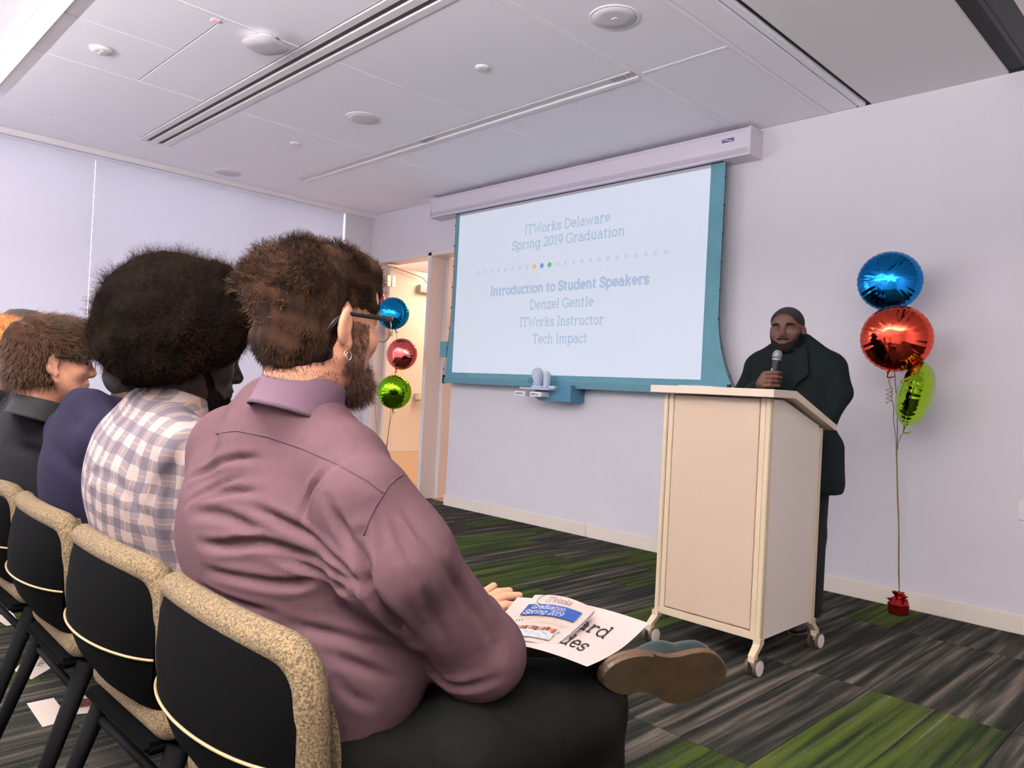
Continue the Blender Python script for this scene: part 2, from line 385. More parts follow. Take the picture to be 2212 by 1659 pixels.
# window wall: frames, glass, roller shades
wl = G(); wl.box((XW-.2, YB, 0), (XW, YF, .12)); wl.box((XW-.2, YB, 2.97), (XW, YF, ZC)); wl.box((XW-.2, 4.43, .12), (XW, YF+.0, 2.97))
wl.box((XW-.2, YB, .12), (XW, YB+.3, 2.97)); wl.mk('wall_left', M_wall, kind='structure')
G().box((XW, YB, 2.968), (XW+.05, YF, ZC), .002).mk('trim_1', M_white, kind='structure')
def glassm():
    m = bpy.data.materials.new('window_glass'); m.use_nodes = True; nt = m.node_tree; b = nt.nodes['Principled BSDF']
    t = nt.nodes.new('ShaderNodeBsdfTransparent'); g = nt.nodes.new('ShaderNodeBsdfGlossy'); g.inputs['Roughness'].default_value = .02
    x = nt.nodes.new('ShaderNodeMixShader'); x.inputs[0].default_value = .08
    nt.links.new(t.outputs[0], x.inputs[1]); nt.links.new(g.outputs[0], x.inputs[2]); nt.links.new(x.outputs[0], nt.nodes['Material Output'].inputs[0]); nt.nodes.remove(b); return m
M_glass = glassm()
def shadem():
    m = bpy.data.materials.new('shade_cloth'); m.use_nodes = True; nt = m.node_tree; b = nt.nodes['Principled BSDF']
    d = nt.nodes.new('ShaderNodeBsdfDiffuse'); d.inputs[0].default_value = (*lin((226, 222, 232)), 1)
    t = nt.nodes.new('ShaderNodeBsdfTranslucent'); t.inputs[0].default_value = (.63, .63, .66, 1)
    x = nt.nodes.new('ShaderNodeMixShader'); x.inputs[0].default_value = .40
    nt.links.new(d.outputs[0], x.inputs[1]); nt.links.new(t.outputs[0], x.inputs[2]); nt.links.new(x.outputs[0], nt.nodes['Material Output'].inputs[0]); nt.nodes.remove(b); return m
M_shade = shadem()
ys = [YB+.3, -3.6, -2.1, -.6, .45, 1.96, 3.48, 4.43]
for n, (a, b) in enumerate(zip(ys[:-1], ys[1:])):
    wn = thing('window_%d' % (n+1), (XW-.1, (a+b)/2, .12), None, None, kind='structure')
    wf_ = G(); e = .03
    wf_.box((XW-.15, a, .12), (XW-.06, b, .16)); wf_.box((XW-.15, a, 2.95), (XW-.06, b, 2.97)); wf_.box((XW-.16, a-.004, .16), (XW-.11, a+.004, 2.95))
    wf_.mk('window_frame', mat('window_aluminium', (150, 152, 158), .4, .4), wn); G().box((XW-.108, a, .16), (XW-.102, b, 2.95)).mk('pane', M_glass, wn)
    where = {4: 'farthest left in view, beside the seated row', 5: 'second from the door corner', 6: 'right beside the door corner'}.get(n)
    if n < 3: continue
    sh = thing('roller_shade', (XW-.02, (a+b)/2, .15), {3: 'pale roller shade at the left picture edge, mostly behind the seated people', 4: 'wide backlit roller shade left of the thin bluish gap of light',
        5: 'wide backlit roller shade right of the thin bluish gap of light', 6: 'narrow backlit roller shade next to the door corner'}[n], 'shade', 'roller shades along the window wall')
    g0 = {4: .003, 5: .002, 6: 0.}.get(n, .004); g1 = {4: .002, 5: .0005, 6: .014}.get(n, .004)
    G().box((XW-.032, a+g0, .18), (XW-.030, b-g1, 2.968)).mk('shade_cloth', M_shade, sh); G().tube([(XW-.031, a+g0, .17), (XW-.031, b-g1, .17)], .012).mk('hem_bar', M_white, sh)
# ceiling: slab, separate tiles, grid bars, slots
ceil = st('ceiling', (XW-.2, YB, ZC+.02), (XR, YF+WT, ZC+.08), M_dark)
def tile(x0, y0, x1, y1, m=None, g_=.003):
    return G().box((x0+g_, y0+g_, ZC), (x1-g_, y1-g_, ZC+.02), .002).mk('ceiling_panel', m or M_ceil, ceil)
tile(XW, YB, -6.515, YF)
cols = [-6.515, -5.24, -3.945, -2.69]
for a, b in zip(cols[:-1], cols[1:]):
    tile(a+.012 if a > -6.5 else a, 3.60, b-.012, YF); tile(a+.012 if a > -6.5 else a, 2.30, b-.012, 3.47)
    if a == -5.24: tile(a+.012, 1.03, -4.56, 1.645); tile(-4.56, 1.03, b-.012, 1.645); tile(a+.012, 1.645, b-.012, 2.075)
    else: tile(a+.012, 1.03, b-.012, 2.075)
    tile(a+.012, -.3, b-.012, .95); tile(a+.012, -1.56, b-.012, -.3)
tile(-6.515, YB, -2.69, -1.64)
for x in cols[1:]:
    G().box((x-.011, -1.6, ZC-.002), (x+.011, 2.07, ZC+.015), .001).mk('grid_bar', M_grid, ceil); G().box((x-.011, 2.31, ZC-.002), (x+.011, 3.47, ZC+.015), .001).mk('grid_bar', M_grid, ceil); G().box((x-.011, 3.60, ZC-.002), (x+.011, YF, ZC+.015), .001).mk('grid_bar', M_grid, ceil)
G().box((-2.678, YB, ZC-.002), (-2.655, YF, ZC+.015), .001).mk('grid_bar', M_grid, ceil)
tile(-2.655, 3.56, -2.10, YF); tile(-2.655, 2.3, -2.10, 3.535); tile(-2.655, 1.03, -2.10, 2.28); tile(-2.655, YB, -2.10, .95)
G().box((-2.65, 3.535, ZC-.002), (-2.10, 3.56, ZC+.015), .001).mk('grid_bar', M_grid, ceil)
G().box((-2.10, YB, ZC-.004), (-2.075, YF, ZC+.015), .001).mk('grid_bar', M_grid, ceil)
tile(-2.075, YB, -1.905, YF); tile(-1.90, YB, -1.853, YF)
M_ceil2 = mat('plaster_ceiling', (234, 232, 230), .85)
tile(-1.822, YB, -1.10, YF, M_ceil2, .0); tile(-.90, YB, XR, YF, M_ceil2, 0)
# recess at the right: dark double slot
G().box((-1.10, YB, ZC+.012), (-1.02, YF, ZC+.02)).mk('slot_bed', M_dark, ceil); G().box((-1.02, YB, ZC+.002), (-1.0, YF, ZC+.02)).mk('slot_divider', mat('slot_grey', (70, 72, 72), .6), ceil)
G().box((-1.0, YB, ZC+.006), (-.90, YF, ZC+.02)).mk('slot_bed', MATS['slot_grey'], ceil)
# linear air diffuser bands
df = thing('linear_diffuser', (-4.6, 2.19, ZC), 'long air diffuser with two dark slots running across the middle of the ceiling', 'vent')
g_ = G()
for y0, y1 in ((2.08, 2.125), (2.165, 2.215), (2.255, 2.30)): g_.box((-6.5, y0, ZC-.006), (-.0, y1, ZC+.02), .001)
g_.box((-6.52, 2.08, ZC-.006), (-6.5, 2.30, ZC+.02)); g_.mk('diffuser_frame', M_white, df)
for y0, y1 in ((2.125, 2.165), (2.215, 2.255)): G().box((-6.5, y0, ZC+.008), (0, y1, ZC+.014)).mk('slot', M_slot, df)
d2 = thing('linear_diffuser', (-3.9, 3.53, ZC), 'slim white linear air diffuser band between the ceiling speakers and the projection screen', 'vent')
g_ = G(); g_.box((-6.515, 3.475, ZC-.004), (-2.69, 3.495, ZC+.02), .001); g_.box((-6.515, 3.56, ZC-.006), (-2.69, 3.60, ZC+.02), .001); g_.box((-6.515, 3.495, ZC+.006), (-2.69, 3.56, ZC+.012)); g_.mk('diffuser_frame', M_white, d2)
for x0 in (-2.86, -4.70):
    for i in range(5):
        G().box((x0+i*.034, 3.50, ZC-.0), (x0+i*.034+.02, 3.55, ZC+.006)).mk('louver', mat('louver_grey', (196, 190, 192), .5), d2)
# ceiling fittings
def disc(name, x, y, r, m, label, cat, h=.006, group=None):
    t = thing(name, (x, y, ZC), label, cat, group); G().lathe([(r, ZC), (r, ZC-h*.6), (r*.97, ZC-h), (r*.9, ZC-h)], Matrix.Translation((x, y, 0))).mk('rim', M_white, t, smooth=False)
    G().lathe([(r*.9, ZC-h*.8), (r*.9, ZC-h*1.1), (r*.5, ZC-h*1.25), (.001, ZC-h*1.3)], Matrix.Translation((x, y, 0))).mk('cover', m, t, smooth=True); return t
M_grille = mat('speaker_grille', (220, 216, 218), .7, noise=.08, scale=420)
sp = disc('ceiling_speaker', -2.37, 2.92, .125, M_grille, 'large round ceiling speaker grille nearest the camera, near top centre', 'speaker', group='round ceiling speakers')
G().box((-2.385, 2.912, ZC-.0105), (-2.355, 2.928, ZC-.007)).mk('badge', M_white, sp)
disc('ceiling_speaker', -4.614, 2.946, .125, M_grille, 'round ceiling speaker grille beside the middle of the dark double slot', 'speaker', group='round ceiling speakers')
disc('ceiling_speaker', -6.86, 2.966, .125, M_grille, 'round ceiling speaker grille farthest away, close to the window shades', 'speaker', group='round ceiling speakers')
disc('sprinkler_cover', -3.319, 2.903, .042, M_white, 'small white round sprinkler cover right of the dark double slot', 'sprinkler', .01, group='flat round sprinkler covers')
disc('sprinkler_cover', -5.55, 2.93, .042, M_white, 'small white round sprinkler cover between the two farther speaker grilles', 'sprinkler', .01, group='flat round sprinkler covers')
t = disc('ceiling_sensor', -4.9, 1.33, .06, M_white, 'small white round occupancy sensor near the bright lamp at top left', 'sensor', .014)
for q in (-.02, .02): G().lathe([(.012, ZC-.016), (.010, ZC-.022), (.002, ZC-.024)], Matrix.Translation((-4.9+q, 1.33, 0)), 14).mk('lens', M_white, t)
# wireless access point: rounded square dish hanging off a tile seam
ap = thing('access_point', (-4.0, 1.9, ZC), 'white rounded-square wireless access point hanging beside the dark double slot', 'access point')
def sup(r, z, n=36, p=3.2):
    return [(np.sign(math.cos(a))*abs(math.cos(a))**(2/p)*r, np.sign(math.sin(a))*abs(math.sin(a))**(2/p)*r, z) for a in [2*PI*i/n for i in range(n)]]
def stack(rs, n=36, M=None, p=3.2):
    V = []; F = []
    for r, z in rs: V += sup(r, z, n, p)
    for i in range(len(rs)-1):
        for k in range(n): F.append((i*n+k, i*n+(k+1) % n, (i+1)*n+(k+1) % n, (i+1)*n+k))
    F.append(tuple(range(n))[::-1]); F.append(tuple(range((len(rs)-1)*n, len(rs)*n)))
    return [tuple((M@Vector(v))) if M else v for v in V], F
MA = Matrix.Translation((-3.995, 1.90, ZC-.02))@Matrix.Rotation(math.radians(24), 4, 'Z')@Matrix.Rotation(math.radians(3), 4, 'X')
V, F = stack([(.07, .02), (.075, 0), (.105, -.006), (.112, -.016), (.10, -.03), (.06, -.036), (.02, -.037)], M=MA); autos(G().add(V, F).mk('housing', mat('ap_white', (214, 208, 210), .8, spec=.1), ap), 50)
V, F = stack([(.05, .022), (.055, -.004)], M=Matrix.Translation((-3.98, 1.915, ZC-.018))); G().add(V, F).mk('mounting_plate', mat('ap_plate', (110, 104, 90), .6), ap)
G().tube([(-4.0, 1.89, ZC-.057), (-4.0, 1.89, ZC-.0575)], .006).mk('logo_mark', mat('ap_logo', (186, 178, 176), .5), ap)
e_ = thing('exit_indicator', (-3.96, 1.65, ZC), 'tiny red glowing indicator on the ceiling seam left of the access point', 'indicator light')
G().box((-4.02, 1.60, ZC-.006), (-3.98, 1.64, ZC), .001).mk('bezel', M_white, e_); G().box((-4.012, 1.606, ZC-.008), (-3.988, 1.634, ZC-.005)).mk('lens', mat('red_glow', (255, 96, 120), .4, emit=1.2), e_)
# linear lamps: fittings with their own light; the uplights are added
M_tube = mat('lamp_diffuser', (255, 232, 222), .5, emit=7)
for n, (y, x0, x1, pw, pu) in enumerate(LAMP_ROWS):
    lp = thing('linear_lamp', ((x0+x1)/2, y, ZC), ['glaring linear ceiling lamp at the top left corner'][0] if n == 0 else None or ('linear ceiling lamp in row %s behind the camera' % ['', 'directly over', 'first left with added uplight', 'first right with added uplight', 'last with added uplight'][n]), 'lamp')
    zl = ZC-.85 if pu else ZC                      # unseen rows hung as pendants, uplight added to brighten the ceiling
    G().box((x0, y-.045, zl-.03), (x1, y+.045, zl), .003).mk('housing', M_white, lp); G().box((x0+.01, y-.038, zl-.036), (x1-.01, y+.038, zl-.028)).mk('diffuser', M_tube, lp)
    area('lamp_light', ((x0+x1)/2, y, zl-.045), (x1-x0-.04, .07), (0, 0, 0), pw, WARM)
    if pu:
        area('added_uplight', ((x0+x1)/2, y, zl+.01), (x1-x0-.04, .08), (PI, 0, 0), pu, (1, .955, .98))
        for xx in (x0+.4, x1-.4): G().tube([(xx, y, zl-.002), (xx, y, ZC+.005)], .003, 6).mk('suspension_cable', M_dark, lp)
# wall plate at the right edge
wp = thing('wall_plate', (-.94, YF-.01, .64), 'small off-white wall plate at the far right picture edge', 'outlet')
G().box((-.962, YF-.012, .60), (-.88, YF, .70), .003).mk('plate', M_white, wp)
# ================================================================== LETTERING: a monoline slab-serif drawn with strokes
def arc(cx, cy, rx, ry, a0, a1, n=12):
    return [(cx+rx*math.cos(math.radians(a0+(a1-a0)*i/n)), cy+ry*math.sin(math.radians(a0+(a1-a0)*i/n))) for i in range(n+1)]
S_ = .10                                           # half length of a serif
def sf(x, y, l=S_, r=S_): return [(x-l, y), (x+r, y)]
XH, CH = .50, .72
GL = {
 'I': (.32, [[(.16, 0), (.16, CH)], sf(.16, 0, .12, .12), sf(.16, CH, .12, .12)]),
 'T': (.62, [[(.31, 0), (.31, CH)], sf(.31, 0, .12, .12), [(.03, CH-.14), (.03, CH), (.59, CH), (.59, CH-.14)]]),
 'W': (.92, [[(.10, CH), (.28, 0), (.46, .6), (.64, 0), (.82, CH)], sf(.10, CH), sf(.82, CH)]),
 'D': (.68, [[(.12, 0), (.12, CH)], [(.02, 0), (.30, 0)]+arc(.30, CH/2, .32, CH/2, -90, 90)+[(.02, CH)]]),
 'S': (.52, [arc(.26, .54, .20, .18, 20, 270, 12)+arc(.26, .18, .21, .18, 90, -160, 12), [(.455, .50), (.455, .70)], [(.045, .04), (.045, .22)]]),
 'G': (.70, [arc(.36, .36, .32, .36, 35, 330, 20)+[(.62, .30)], [(.44, .30), (.68, .30)], [(.62, .30), (.62, 0)], [(.60, .52), (.60, .70)]]),
 'C': (.66, [arc(.36, .36, .32, .36, 35, 325, 20), [(.60, .52), (.60, .70)]]),
 'O': (.72, [arc(.36, .36, .32, .36, 0, 360, 24)]),
 'P': (.56, [[(.12, 0), (.12, CH)], sf(.12, 0), [(.02, CH), (.30, CH)]+arc(.30, .53, .21, .19, 90, -90)+[(.12, .34)]]),
 'A': (.66, [[(.08, 0), (.33, CH), (.58, 0)], sf(.08, 0, .07), sf(.58, 0), [(.18, .24), (.48, .24)]]),
 '0': (.52, [arc(.26, .36, .20, .36, 0, 360, 20)]),
 '1': (.36, [[(.05, .60), (.19, CH), (.19, 0)], sf(.19, 0, .12, .12)]),
 '2': (.50, [arc(.25, .50, .19, .22, 160, -20, 12)+[(.06, 0), (.46, 0), (.46, .12)]]),
 '9': (.52, [arc(.26, .48, .20, .24, 0, 360, 16), [(.46, .48)]+arc(.24, .30, .22, .30, 0, -100, 8)]),
 'a': (.54, [[(.42, 0), (.42, .32)]+arc(.24, .32, .18, .18, 0, 140, 8), arc(.24, .15, .18, .15, 50, 330, 14)+[(.42, .10)], [(.42, 0), (.53, 0)], [(.42, .27), (.30, .30)]]),
 'c': (.48, [arc(.27, .25, .22, .25, 40, 320, 16), [(.44, .34), (.44, .48)]]),
 'd': (.58, [arc(.25, .25, .21, .25, 0, 360, 18), [(.46, 0), (.46, CH), (.34, CH)], [(.46, 0), (.57, 0)]]),
 'e': (.52, [[(.06, .26), (.46, .26)]+arc(.26, .26, .20, .24, 0, 320, 18)]),
 'g': (.56, [arc(.25, .25, .21, .25, 0, 360, 18), [(.55, .5), (.46, .5), (.46, -.05)]+arc(.26, -.05, .20, .17, 0, -150, 10)]),
 'h': (.60, [[(.04, CH), (.13, CH), (.13, 0)], sf(.13, 0), [(.13, .30)]+arc(.30, .32, .17, .18, 180, 0, 10)+[(.47, 0)], sf(.47, 0, .08, .09)]),
 'i': (.28, [[(.04, .5), (.14, .5), (.14, 0)], sf(.14, 0), [(.14, .66), (.14, .73)]]),
 'k': (.58, [[(.04, CH), (.13, CH), (.13, 0)], sf(.13, 0), [(.13, .2), (.44, .5)], [(.25, .30), (.46, 0)], sf(.46, 0, .07, .09), sf(.44, .5, .08, .09)]),
 'l': (.28, [[(.04, CH), (.14, CH), (.14, 0)], sf(.14, 0)]),
 'm': (.88, [[(.04, .5), (.13, .5), (.13, 0)], sf(.13, 0, .09, .08), [(.13, .32)]+arc(.285, .34, .155, .16, 180, 0, 10)+[(.44, 0)], sf(.44, 0, .08, .08), [(.44, .32)]+arc(.595, .34, .155, .16, 180, 0, 10)+[(.75, 0)], sf(.75, 0, .08, .09)]),
 'n': (.60, [[(.04, .5), (.13, .5), (.13, 0)], sf(.13, 0, .09, .08), [(.13, .30)]+arc(.30, .32, .17, .18, 180, 0, 10)+[(.47, 0)], sf(.47, 0, .08, .09)]),
 'o': (.54, [arc(.27, .25, .21, .25, 0, 360, 20)]),
 'p': (.58, [[(.03, .5), (.12, .5), (.12, -.2)], sf(.12, -.2), arc(.33, .25, .21, .25, 0, 360, 18)]),
 'r': (.46, [[(.04, .5), (.13, .5), (.13, 0)], sf(.13, 0, .09, .12), [(.13, .28)]+arc(.33, .28, .20, .22, 180, 75, 8)+[(.42, .40)]]),
 's': (.44, [arc(.22, .37, .15, .13, 30, 270, 10)+arc(.22, .125, .16, .125, 90, -150, 10), [(.37, .36), (.37, .49)], [(.06, .02), (.06, .14)]]),
 't': (.38, [[(.15, .68), (.15, .12)]+arc(.26, .12, .11, .12, 180, 300, 7), [(.02, .5), (.33, .5)]]),
 'u': (.60, [[(.03, .5), (.13, .5), (.13, .18)]+arc(.29, .18, .16, .18, 180, 360, 10), [(.36, .5), (.45, .5), (.45, 0), (.56, 0)]]),
 'v': (.54, [[(.08, .5), (.27, 0), (.46, .5)], sf(.08, .5, .07, .08), sf(.46, .5, .08, .07)]),
 'w': (.78, [[(.08, .5), (.23, 0), (.39, .44), (.55, 0), (.70, .5)], sf(.08, .5, .07, .08), sf(.70, .5, .08, .07)]),
 'y': (.54, [[(.08, .5), (.28, .02)], [(.47, .5), (.22, -.2), (.08, -.2)], sf(.08, .5, .07, .08), sf(.47, .5, .08, .07)]),
 'z': (.48, [[(.06, .38), (.06, .5), (.42, .5), (.06, 0), (.44, 0), (.44, .12)]]),
 ' ': (.26, []), '.': (.2, [[(.1, 0), (.1, .04)]]),
}
def strokes(txt):
    out = []; x = 0
    for ch in txt:
        w_, ss = GL[ch]; out += [[(px+x, py) for px, py in s] for s in ss]; x += w_+.035
    return out, x-.035
def ribbon(P, wd):
    P = [np.array(p, float) for p in P]; V = []; F = []; n = len(P); closed = n > 3 and np.linalg.norm(P[0]-P[-1]) < 1e-6
    for i, p in enumerate(P):
        a = P[i-1] if i else (P[-2] if closed else None); b = P[i+1] if i < n-1 else (P[1] if closed else None)
        t1 = (p-a) if a is not None else (b-p); t2 = (b-p) if b is not None else (p-a)
        t1 = t1/(np.linalg.norm(t1)+1e-9); t2 = t2/(np.linalg.norm(t2)+1e-9); n1 = np.array([-t1[1], t1[0]]); n2 = np.array([-t2[1], t2[0]])
        m_ = n1+n2; m_ = m_/(np.linalg.norm(m_)+1e-9); k = min(1/max(m_@n1, .3), 2.2)
        q = p.copy()
        if not closed and i == 0: q = p-t2*wd*.0
        V += [q+m_*wd/2*k, q-m_*wd/2*k]
    for i in range(n-1): F.append((2*i, 2*i+1, 2*i+3, 2*i+2))
    return V, F
def text(name, txt, fn, wd, m, parent, width=None):
    """fn(u, v) -> 3D point; u along the line in cap-height units"""
    ss, W_ = strokes(txt); k = (width/W_) if width else 1; V = []; F = []
    for s in ss:
        v, f = ribbon(s, wd); n = len(V); V += [fn(a*k, b) for a, b in v]; F += [tuple(i+n for i in q) for q in f]
    return mk(name, V, F, m, parent, kind='stuff')
# ================================================================== PROJECTION SCREEN
scr = thing('projection_screen', (-4.2, 4.70, 3.0), 'wide pulled-down projection screen showing the graduation slide', 'projection screen')
YS = 4.665
hp = [(4.776, 2.985), (4.64, 2.985), (4.625, 2.975), (4.625, 2.845), (4.64, 2.82), (4.662, 2.806), (4.60, 2.80), (4.60, 2.795), (4.776, 2.795)]
hg = G(); hp2 = [(4.776, 2.988), (4.618, 2.988), (4.612, 2.982), (4.612, 2.88), (4.617, 2.855), (4.632, 2.835), (4.652, 2.823), (4.617, 2.818), (4.612, 2.812), (4.612, 2.800), (4.776, 2.800)]
hg.prism(hp2, -5.93, -2.545, 0); hz = hg.mk('screen_housing', mat('housing_white', (214, 207, 218), .4), scr); autos(hz, 25)
ec = [(4.776, 2.992), (4.612, 2.992), (4.606, 2.982), (4.606, 2.802), (4.612, 2.797), (4.776, 2.797)]
for x0, x1 in ((-5.945, -5.93), (-2.545, -2.53)): fixn(G().prism(ec, x0, x1, 0).mk('end_cap', mat('end_cap_white', (214, 208, 214), .4), scr))
G().box((-5.92, 4.6108, 2.966), (-2.56, 4.6125, 2.968)).mk('cover_seam', mat('seam_grey', (176, 168, 180), .6), scr)
G().box((-5.6, YS-.02, 2.7985), (-2.75, YS+.03, 2.8015)).mk('screen_slit', M_dark, scr)
lb = G().box((-2.745, 4.6095, 2.91), (-2.655, 4.612, 2.935)).mk('maker_label', mat('label_blue', (88, 92, 150), .5), scr)
G().box((-2.735, 4.609, 2.924), (-2.70, 4.6095, 2.929)).mk('label_mark', M_white, lb); G().box((-2.70, 4.609, 2.916), (-2.665, 4.6095, 2.921)).mk('label_mark', M_white, lb)
PX0, PX1, PZ0, PZ1 = -5.545, -2.853, 1.288, 2.775
M_pic = mat('projected_slide', (146, 152, 162), .9, emit=.9)
M_tab = TEAL
def bow(v): return .055*(abs(2*v-1)**2.2)
cl = G()                                                       # tensioned cloth: sides bow inwards
rt_ = lambda v: PX1+.112+.15*max(0, (.35-v)/.35)**2; lf_ = lambda v: PX0-.05-.075*max(0, (.45-v)/.45)**1.5
cl.grid(lambda u, v: (lf_(v)+u*(rt_(v)-lf_(v)), YS+.002, 1.20+v*(2.80-1.20)), 2, 24)
cl.mk('screen_border', M_tab, scr)
G().grid(lambda u, v: (PX0+u*(PX1-PX0), YS-.001, PZ0+v*(PZ1-PZ0)), 2, 2).mk('screen_picture', M_pic, scr)
G().box((PX0, YS-.0005, PZ1), (PX1, YS+.001, 2.80)).mk('top_leader', mat('leader_grey', (196, 190, 206), .7), scr)
G().box((-5.67, YS-.012, 1.185), (-2.62, YS+.012, 1.24), .003).mk('bottom_bar', mat('bar_teal', (88, 140, 154), .5), scr)
for x in (-5.66, -2.63): G().box((x-.012, YS-.014, 1.18), (x+.012, YS+.014, 1.262), .002).mk('tension_clip', M_dark, scr)
for sx, ef in ((-1, lf_), (1, rt_)):
    P = [(ef(v)+sx*(.004+.03*max(0, .3-v)), YS, 1.22+v*1.57) for v in [i/16 for i in range(17)]]; G().tube(P, .0025, 6).mk('tension_cord', mat('cord_dark', (38, 54, 62), .7), scr)
    for i in range(1, 9): p = P[i*2-1]; G().tube([(p[0], YS-.004, p[2]-.006), (p[0]+sx*.004, YS-.004, p[2]+.006)], .005, 6).mk('cord_tab', MATS['cord_dark'], scr)
TY = YS-.003
M_txt = mat('slide_text_grey', (118, 130, 146), .9, emit=.95); M_dot = mat('slide_dot_pale', (134, 141, 153), .9, emit=.95)
def line(txt, p0, p1, cap, wd):
    a = hit(*p0, 1, TY); b = hit(*p1, 1, TY); d = b-a; sh = d[2]/d[0]; ss, W_ = strokes(txt); kx = d[0]/W_; kz = cap/CH
    return text('slide_text', txt, lambda u, v: (a[0]+u*kx, TY, (a[2]+b[2])/2+v*kz), wd, M_txt, scr)
line('ITWorks Delaware', (1133, 503), (1318, 481), .074, .115); line('Spring 2019 Graduation', (1106, 537), (1349, 511), .074, .115)
line('Introduction to Student Speakers', (1059, 638), (1402, 612), .074, .185); line('Denzel Gentle', (1144, 667), (1282, 661), .074, .115)
line('ITWorks Instructor', (1122, 705), (1304, 700), .074, .115); line('Tech Impact', (1150, 740), (1268, 741), .074, .115)
a = hit(1034, 590, 1, TY); b = hit(1438, 543, 1, TY); DC = {8: (250, 198, 110), 9: (124, 158, 226), 10: (92, 198, 124)}
for i in range(24):
    x = a[0]+(b[0]-a[0])*i/23; z = (a[2]+b[2])/2; c = DC.get(i); r = .022 if c else .019
    m = mat('slide_dot_%d' % i, tuple(v*.66 for v in c), .9, emit=.95) if c else M_dot
    mk('slide_dot', [(x+r*math.cos(t*PI/8), TY, z+r*math.sin(t*PI/8)) for t in range(16)], [tuple(range(16))[::-1]], m, scr)
# teal control box at the screen's left edge
tb = thing('control_box', (-5.78, 4.70, 1.5), 'small teal square box sticking out past the left edge of the screen', 'box')
G().box((-5.755, 4.672, 1.435), (-5.60, 4.70, 1.585), .003).mk('box_body', TEAL, tb); G().box((-5.70, 4.70, 1.47), (-5.62, 4.776, 1.55)).mk('wall_bracket', M_dark, tb)
# conference camera on its wall shelf below the screen
cc = thing('conference_camera', (-4.22, 4.58, 1.15), 'grey video-conference camera on a teal wall bracket below the screen', 'camera')
M_cam = mat('camera_grey', (196, 206, 222), .35); M_cab = mat('bracket_teal', (76, 132, 160), .5)
fixn(G().prism([(-4.37, 1.19), (-3.99, 1.21), (-3.99, 1.075), (-4.33, 1.075), (-4.40, 1.11)], 4.60, 4.776, 1).mk('wall_bracket', M_cab, cc))
G().box((-4.47, 4.50, 1.163), (-4.14, 4.66, 1.178), .003).mk('shelf', M_cam, cc)
sq = G().box((-4.525, 4.50, 1.105), (-4.40, 4.62, 1.145), .005).mk('codec_box', M_white, cc); G().box((-4.505, 4.4985, 1.122), (-4.43, 4.5005, 1.129)).mk('vent_slit', M_dark, sq)
sq = G().box((-4.35, 4.50, 1.105), (-4.22, 4.62, 1.145), .005).mk('codec_box', M_white, cc); G().box((-4.335, 4.4985, 1.122), (-4.28, 4.5005, 1.129)).mk('vent_slit', M_dark, sq)
G().box((-4.27, 4.4985, 1.12), (-4.25, 4.5005, 1.128)).mk('red_mark', mat('mark_red', (196, 60, 66), .5), sq)
autos(G().lathe([(.062, 0), (.066, .01), (.05, .022)], Matrix.Translation((-4.32, 4.58, 1.178)), 28).mk('camera_base', M_cam, cc), 40)
rb = SDF((-4.43, 4.48, 1.17), (-4.2, 4.70, 1.38), .004)
rb.chain([(-4.335, 4.57, 1.235), (-4.335, 4.57, 1.30)], [.047, .047], 0)
V, F = rb.mesh(); V = relax(V, F, 1); mk('camera_head', V, F, M_cam, cc, smooth=True)
G().tube([(-4.365, 4.522, 1.235), (-4.365, 4.517, 1.235)], .028, 20).mk('lens', mat('lens_teal', (70, 130, 150), .15), cc)
rb = SDF((-4.29, 4.50, 1.17), (-4.14, 4.68, 1.36), .004); rb.chain([(-4.235, 4.58, 1.20), (-4.235, 4.58, 1.285)], [.034, .034], 0, sq=((1, 0, 0), .8)); V, F = rb.mesh(); mk('camera_arm', relax(V, F), F, M_cam, cc, smooth=True)
G().box((-4.20, 4.56, 1.178), (-4.13, 4.62, 1.20), .004).mk('cable_plug', M_cam, cc)
# ================================================================== LECTERN
M_lec = mat('lectern_cream_laminate', (190, 168, 146), .45, noise=.02, scale=8); M_lec2 = mat('lectern_cream_metal', (200, 182, 154), .4)
M_joint = mat('lectern_joint', (88, 66, 40), .8)
lec = thing('lectern', (-1.785, 3.3, 0), 'cream wheeled lectern with sloping top in front of the speaker', 'lectern')
x0, x1, y0, y1 = -2.05, -1.515, 3.04, 3.575
def topz(y): return 1.172 if y < 3.16 else 1.172-(y-3.16)*.30
for x in (x0, x1):                                             # corner posts
    for y in (y0, y1):
        G().box((x-.022 if x == x1 else x, y if y == y0 else y-.04, .14), (x if x == x1 else x+.022, y+.03 if y == y0 else y, topz(y)-.002), .003).mk('corner_post', M_lec2, lec)
for x in (x0, x1-.022): G().box((x, y0, .14), (x+.022, y0+.03, 1.17), .002)
G().box((x0+.024, y0+.006, .165), (x0+.05, y0+.02, 1.17), .002).mk('panel_trim', M_lec2, lec)
G().box((x1-.05, y0+.006, .165), (x1-.0245, y0+.02, 1.17), .002).mk('panel_trim', M_lec2, lec)
G().box((x0+.0225, y0+.016, .17), (x1-.0225, y0+.018, 1.17)).mk('panel_joint', M_joint, lec)
G().box((x0+.053, y0+.006, .178), (x1-.053, y0+.02, 1.166), .002).mk('front_panel', M_lec, lec)
G().box((x0+.02, y0+.001, .14), (x1-.022, y0+.03, .173), .002).mk('bottom_rail', M_lec2, lec)
G().box((x0+.02, y1-.03, .14), (x1-.02, y1-.002, .173), .002).mk('bottom_rail', M_lec2, lec)
def side(x, a, b):
    return fixn(G().prism([(y0+.033, .143), (y1-.043, .143), (y1-.043, topz(y1-.04)-.004), (3.16, 1.166), (y0+.033, 1.166)], a, b, 0).mk('side_panel', mat('lectern_side_laminate', (222, 210, 198), .5), lec))
side(x1, x1-.014, x1-.002); side(x0, x0+.002, x0+.014)
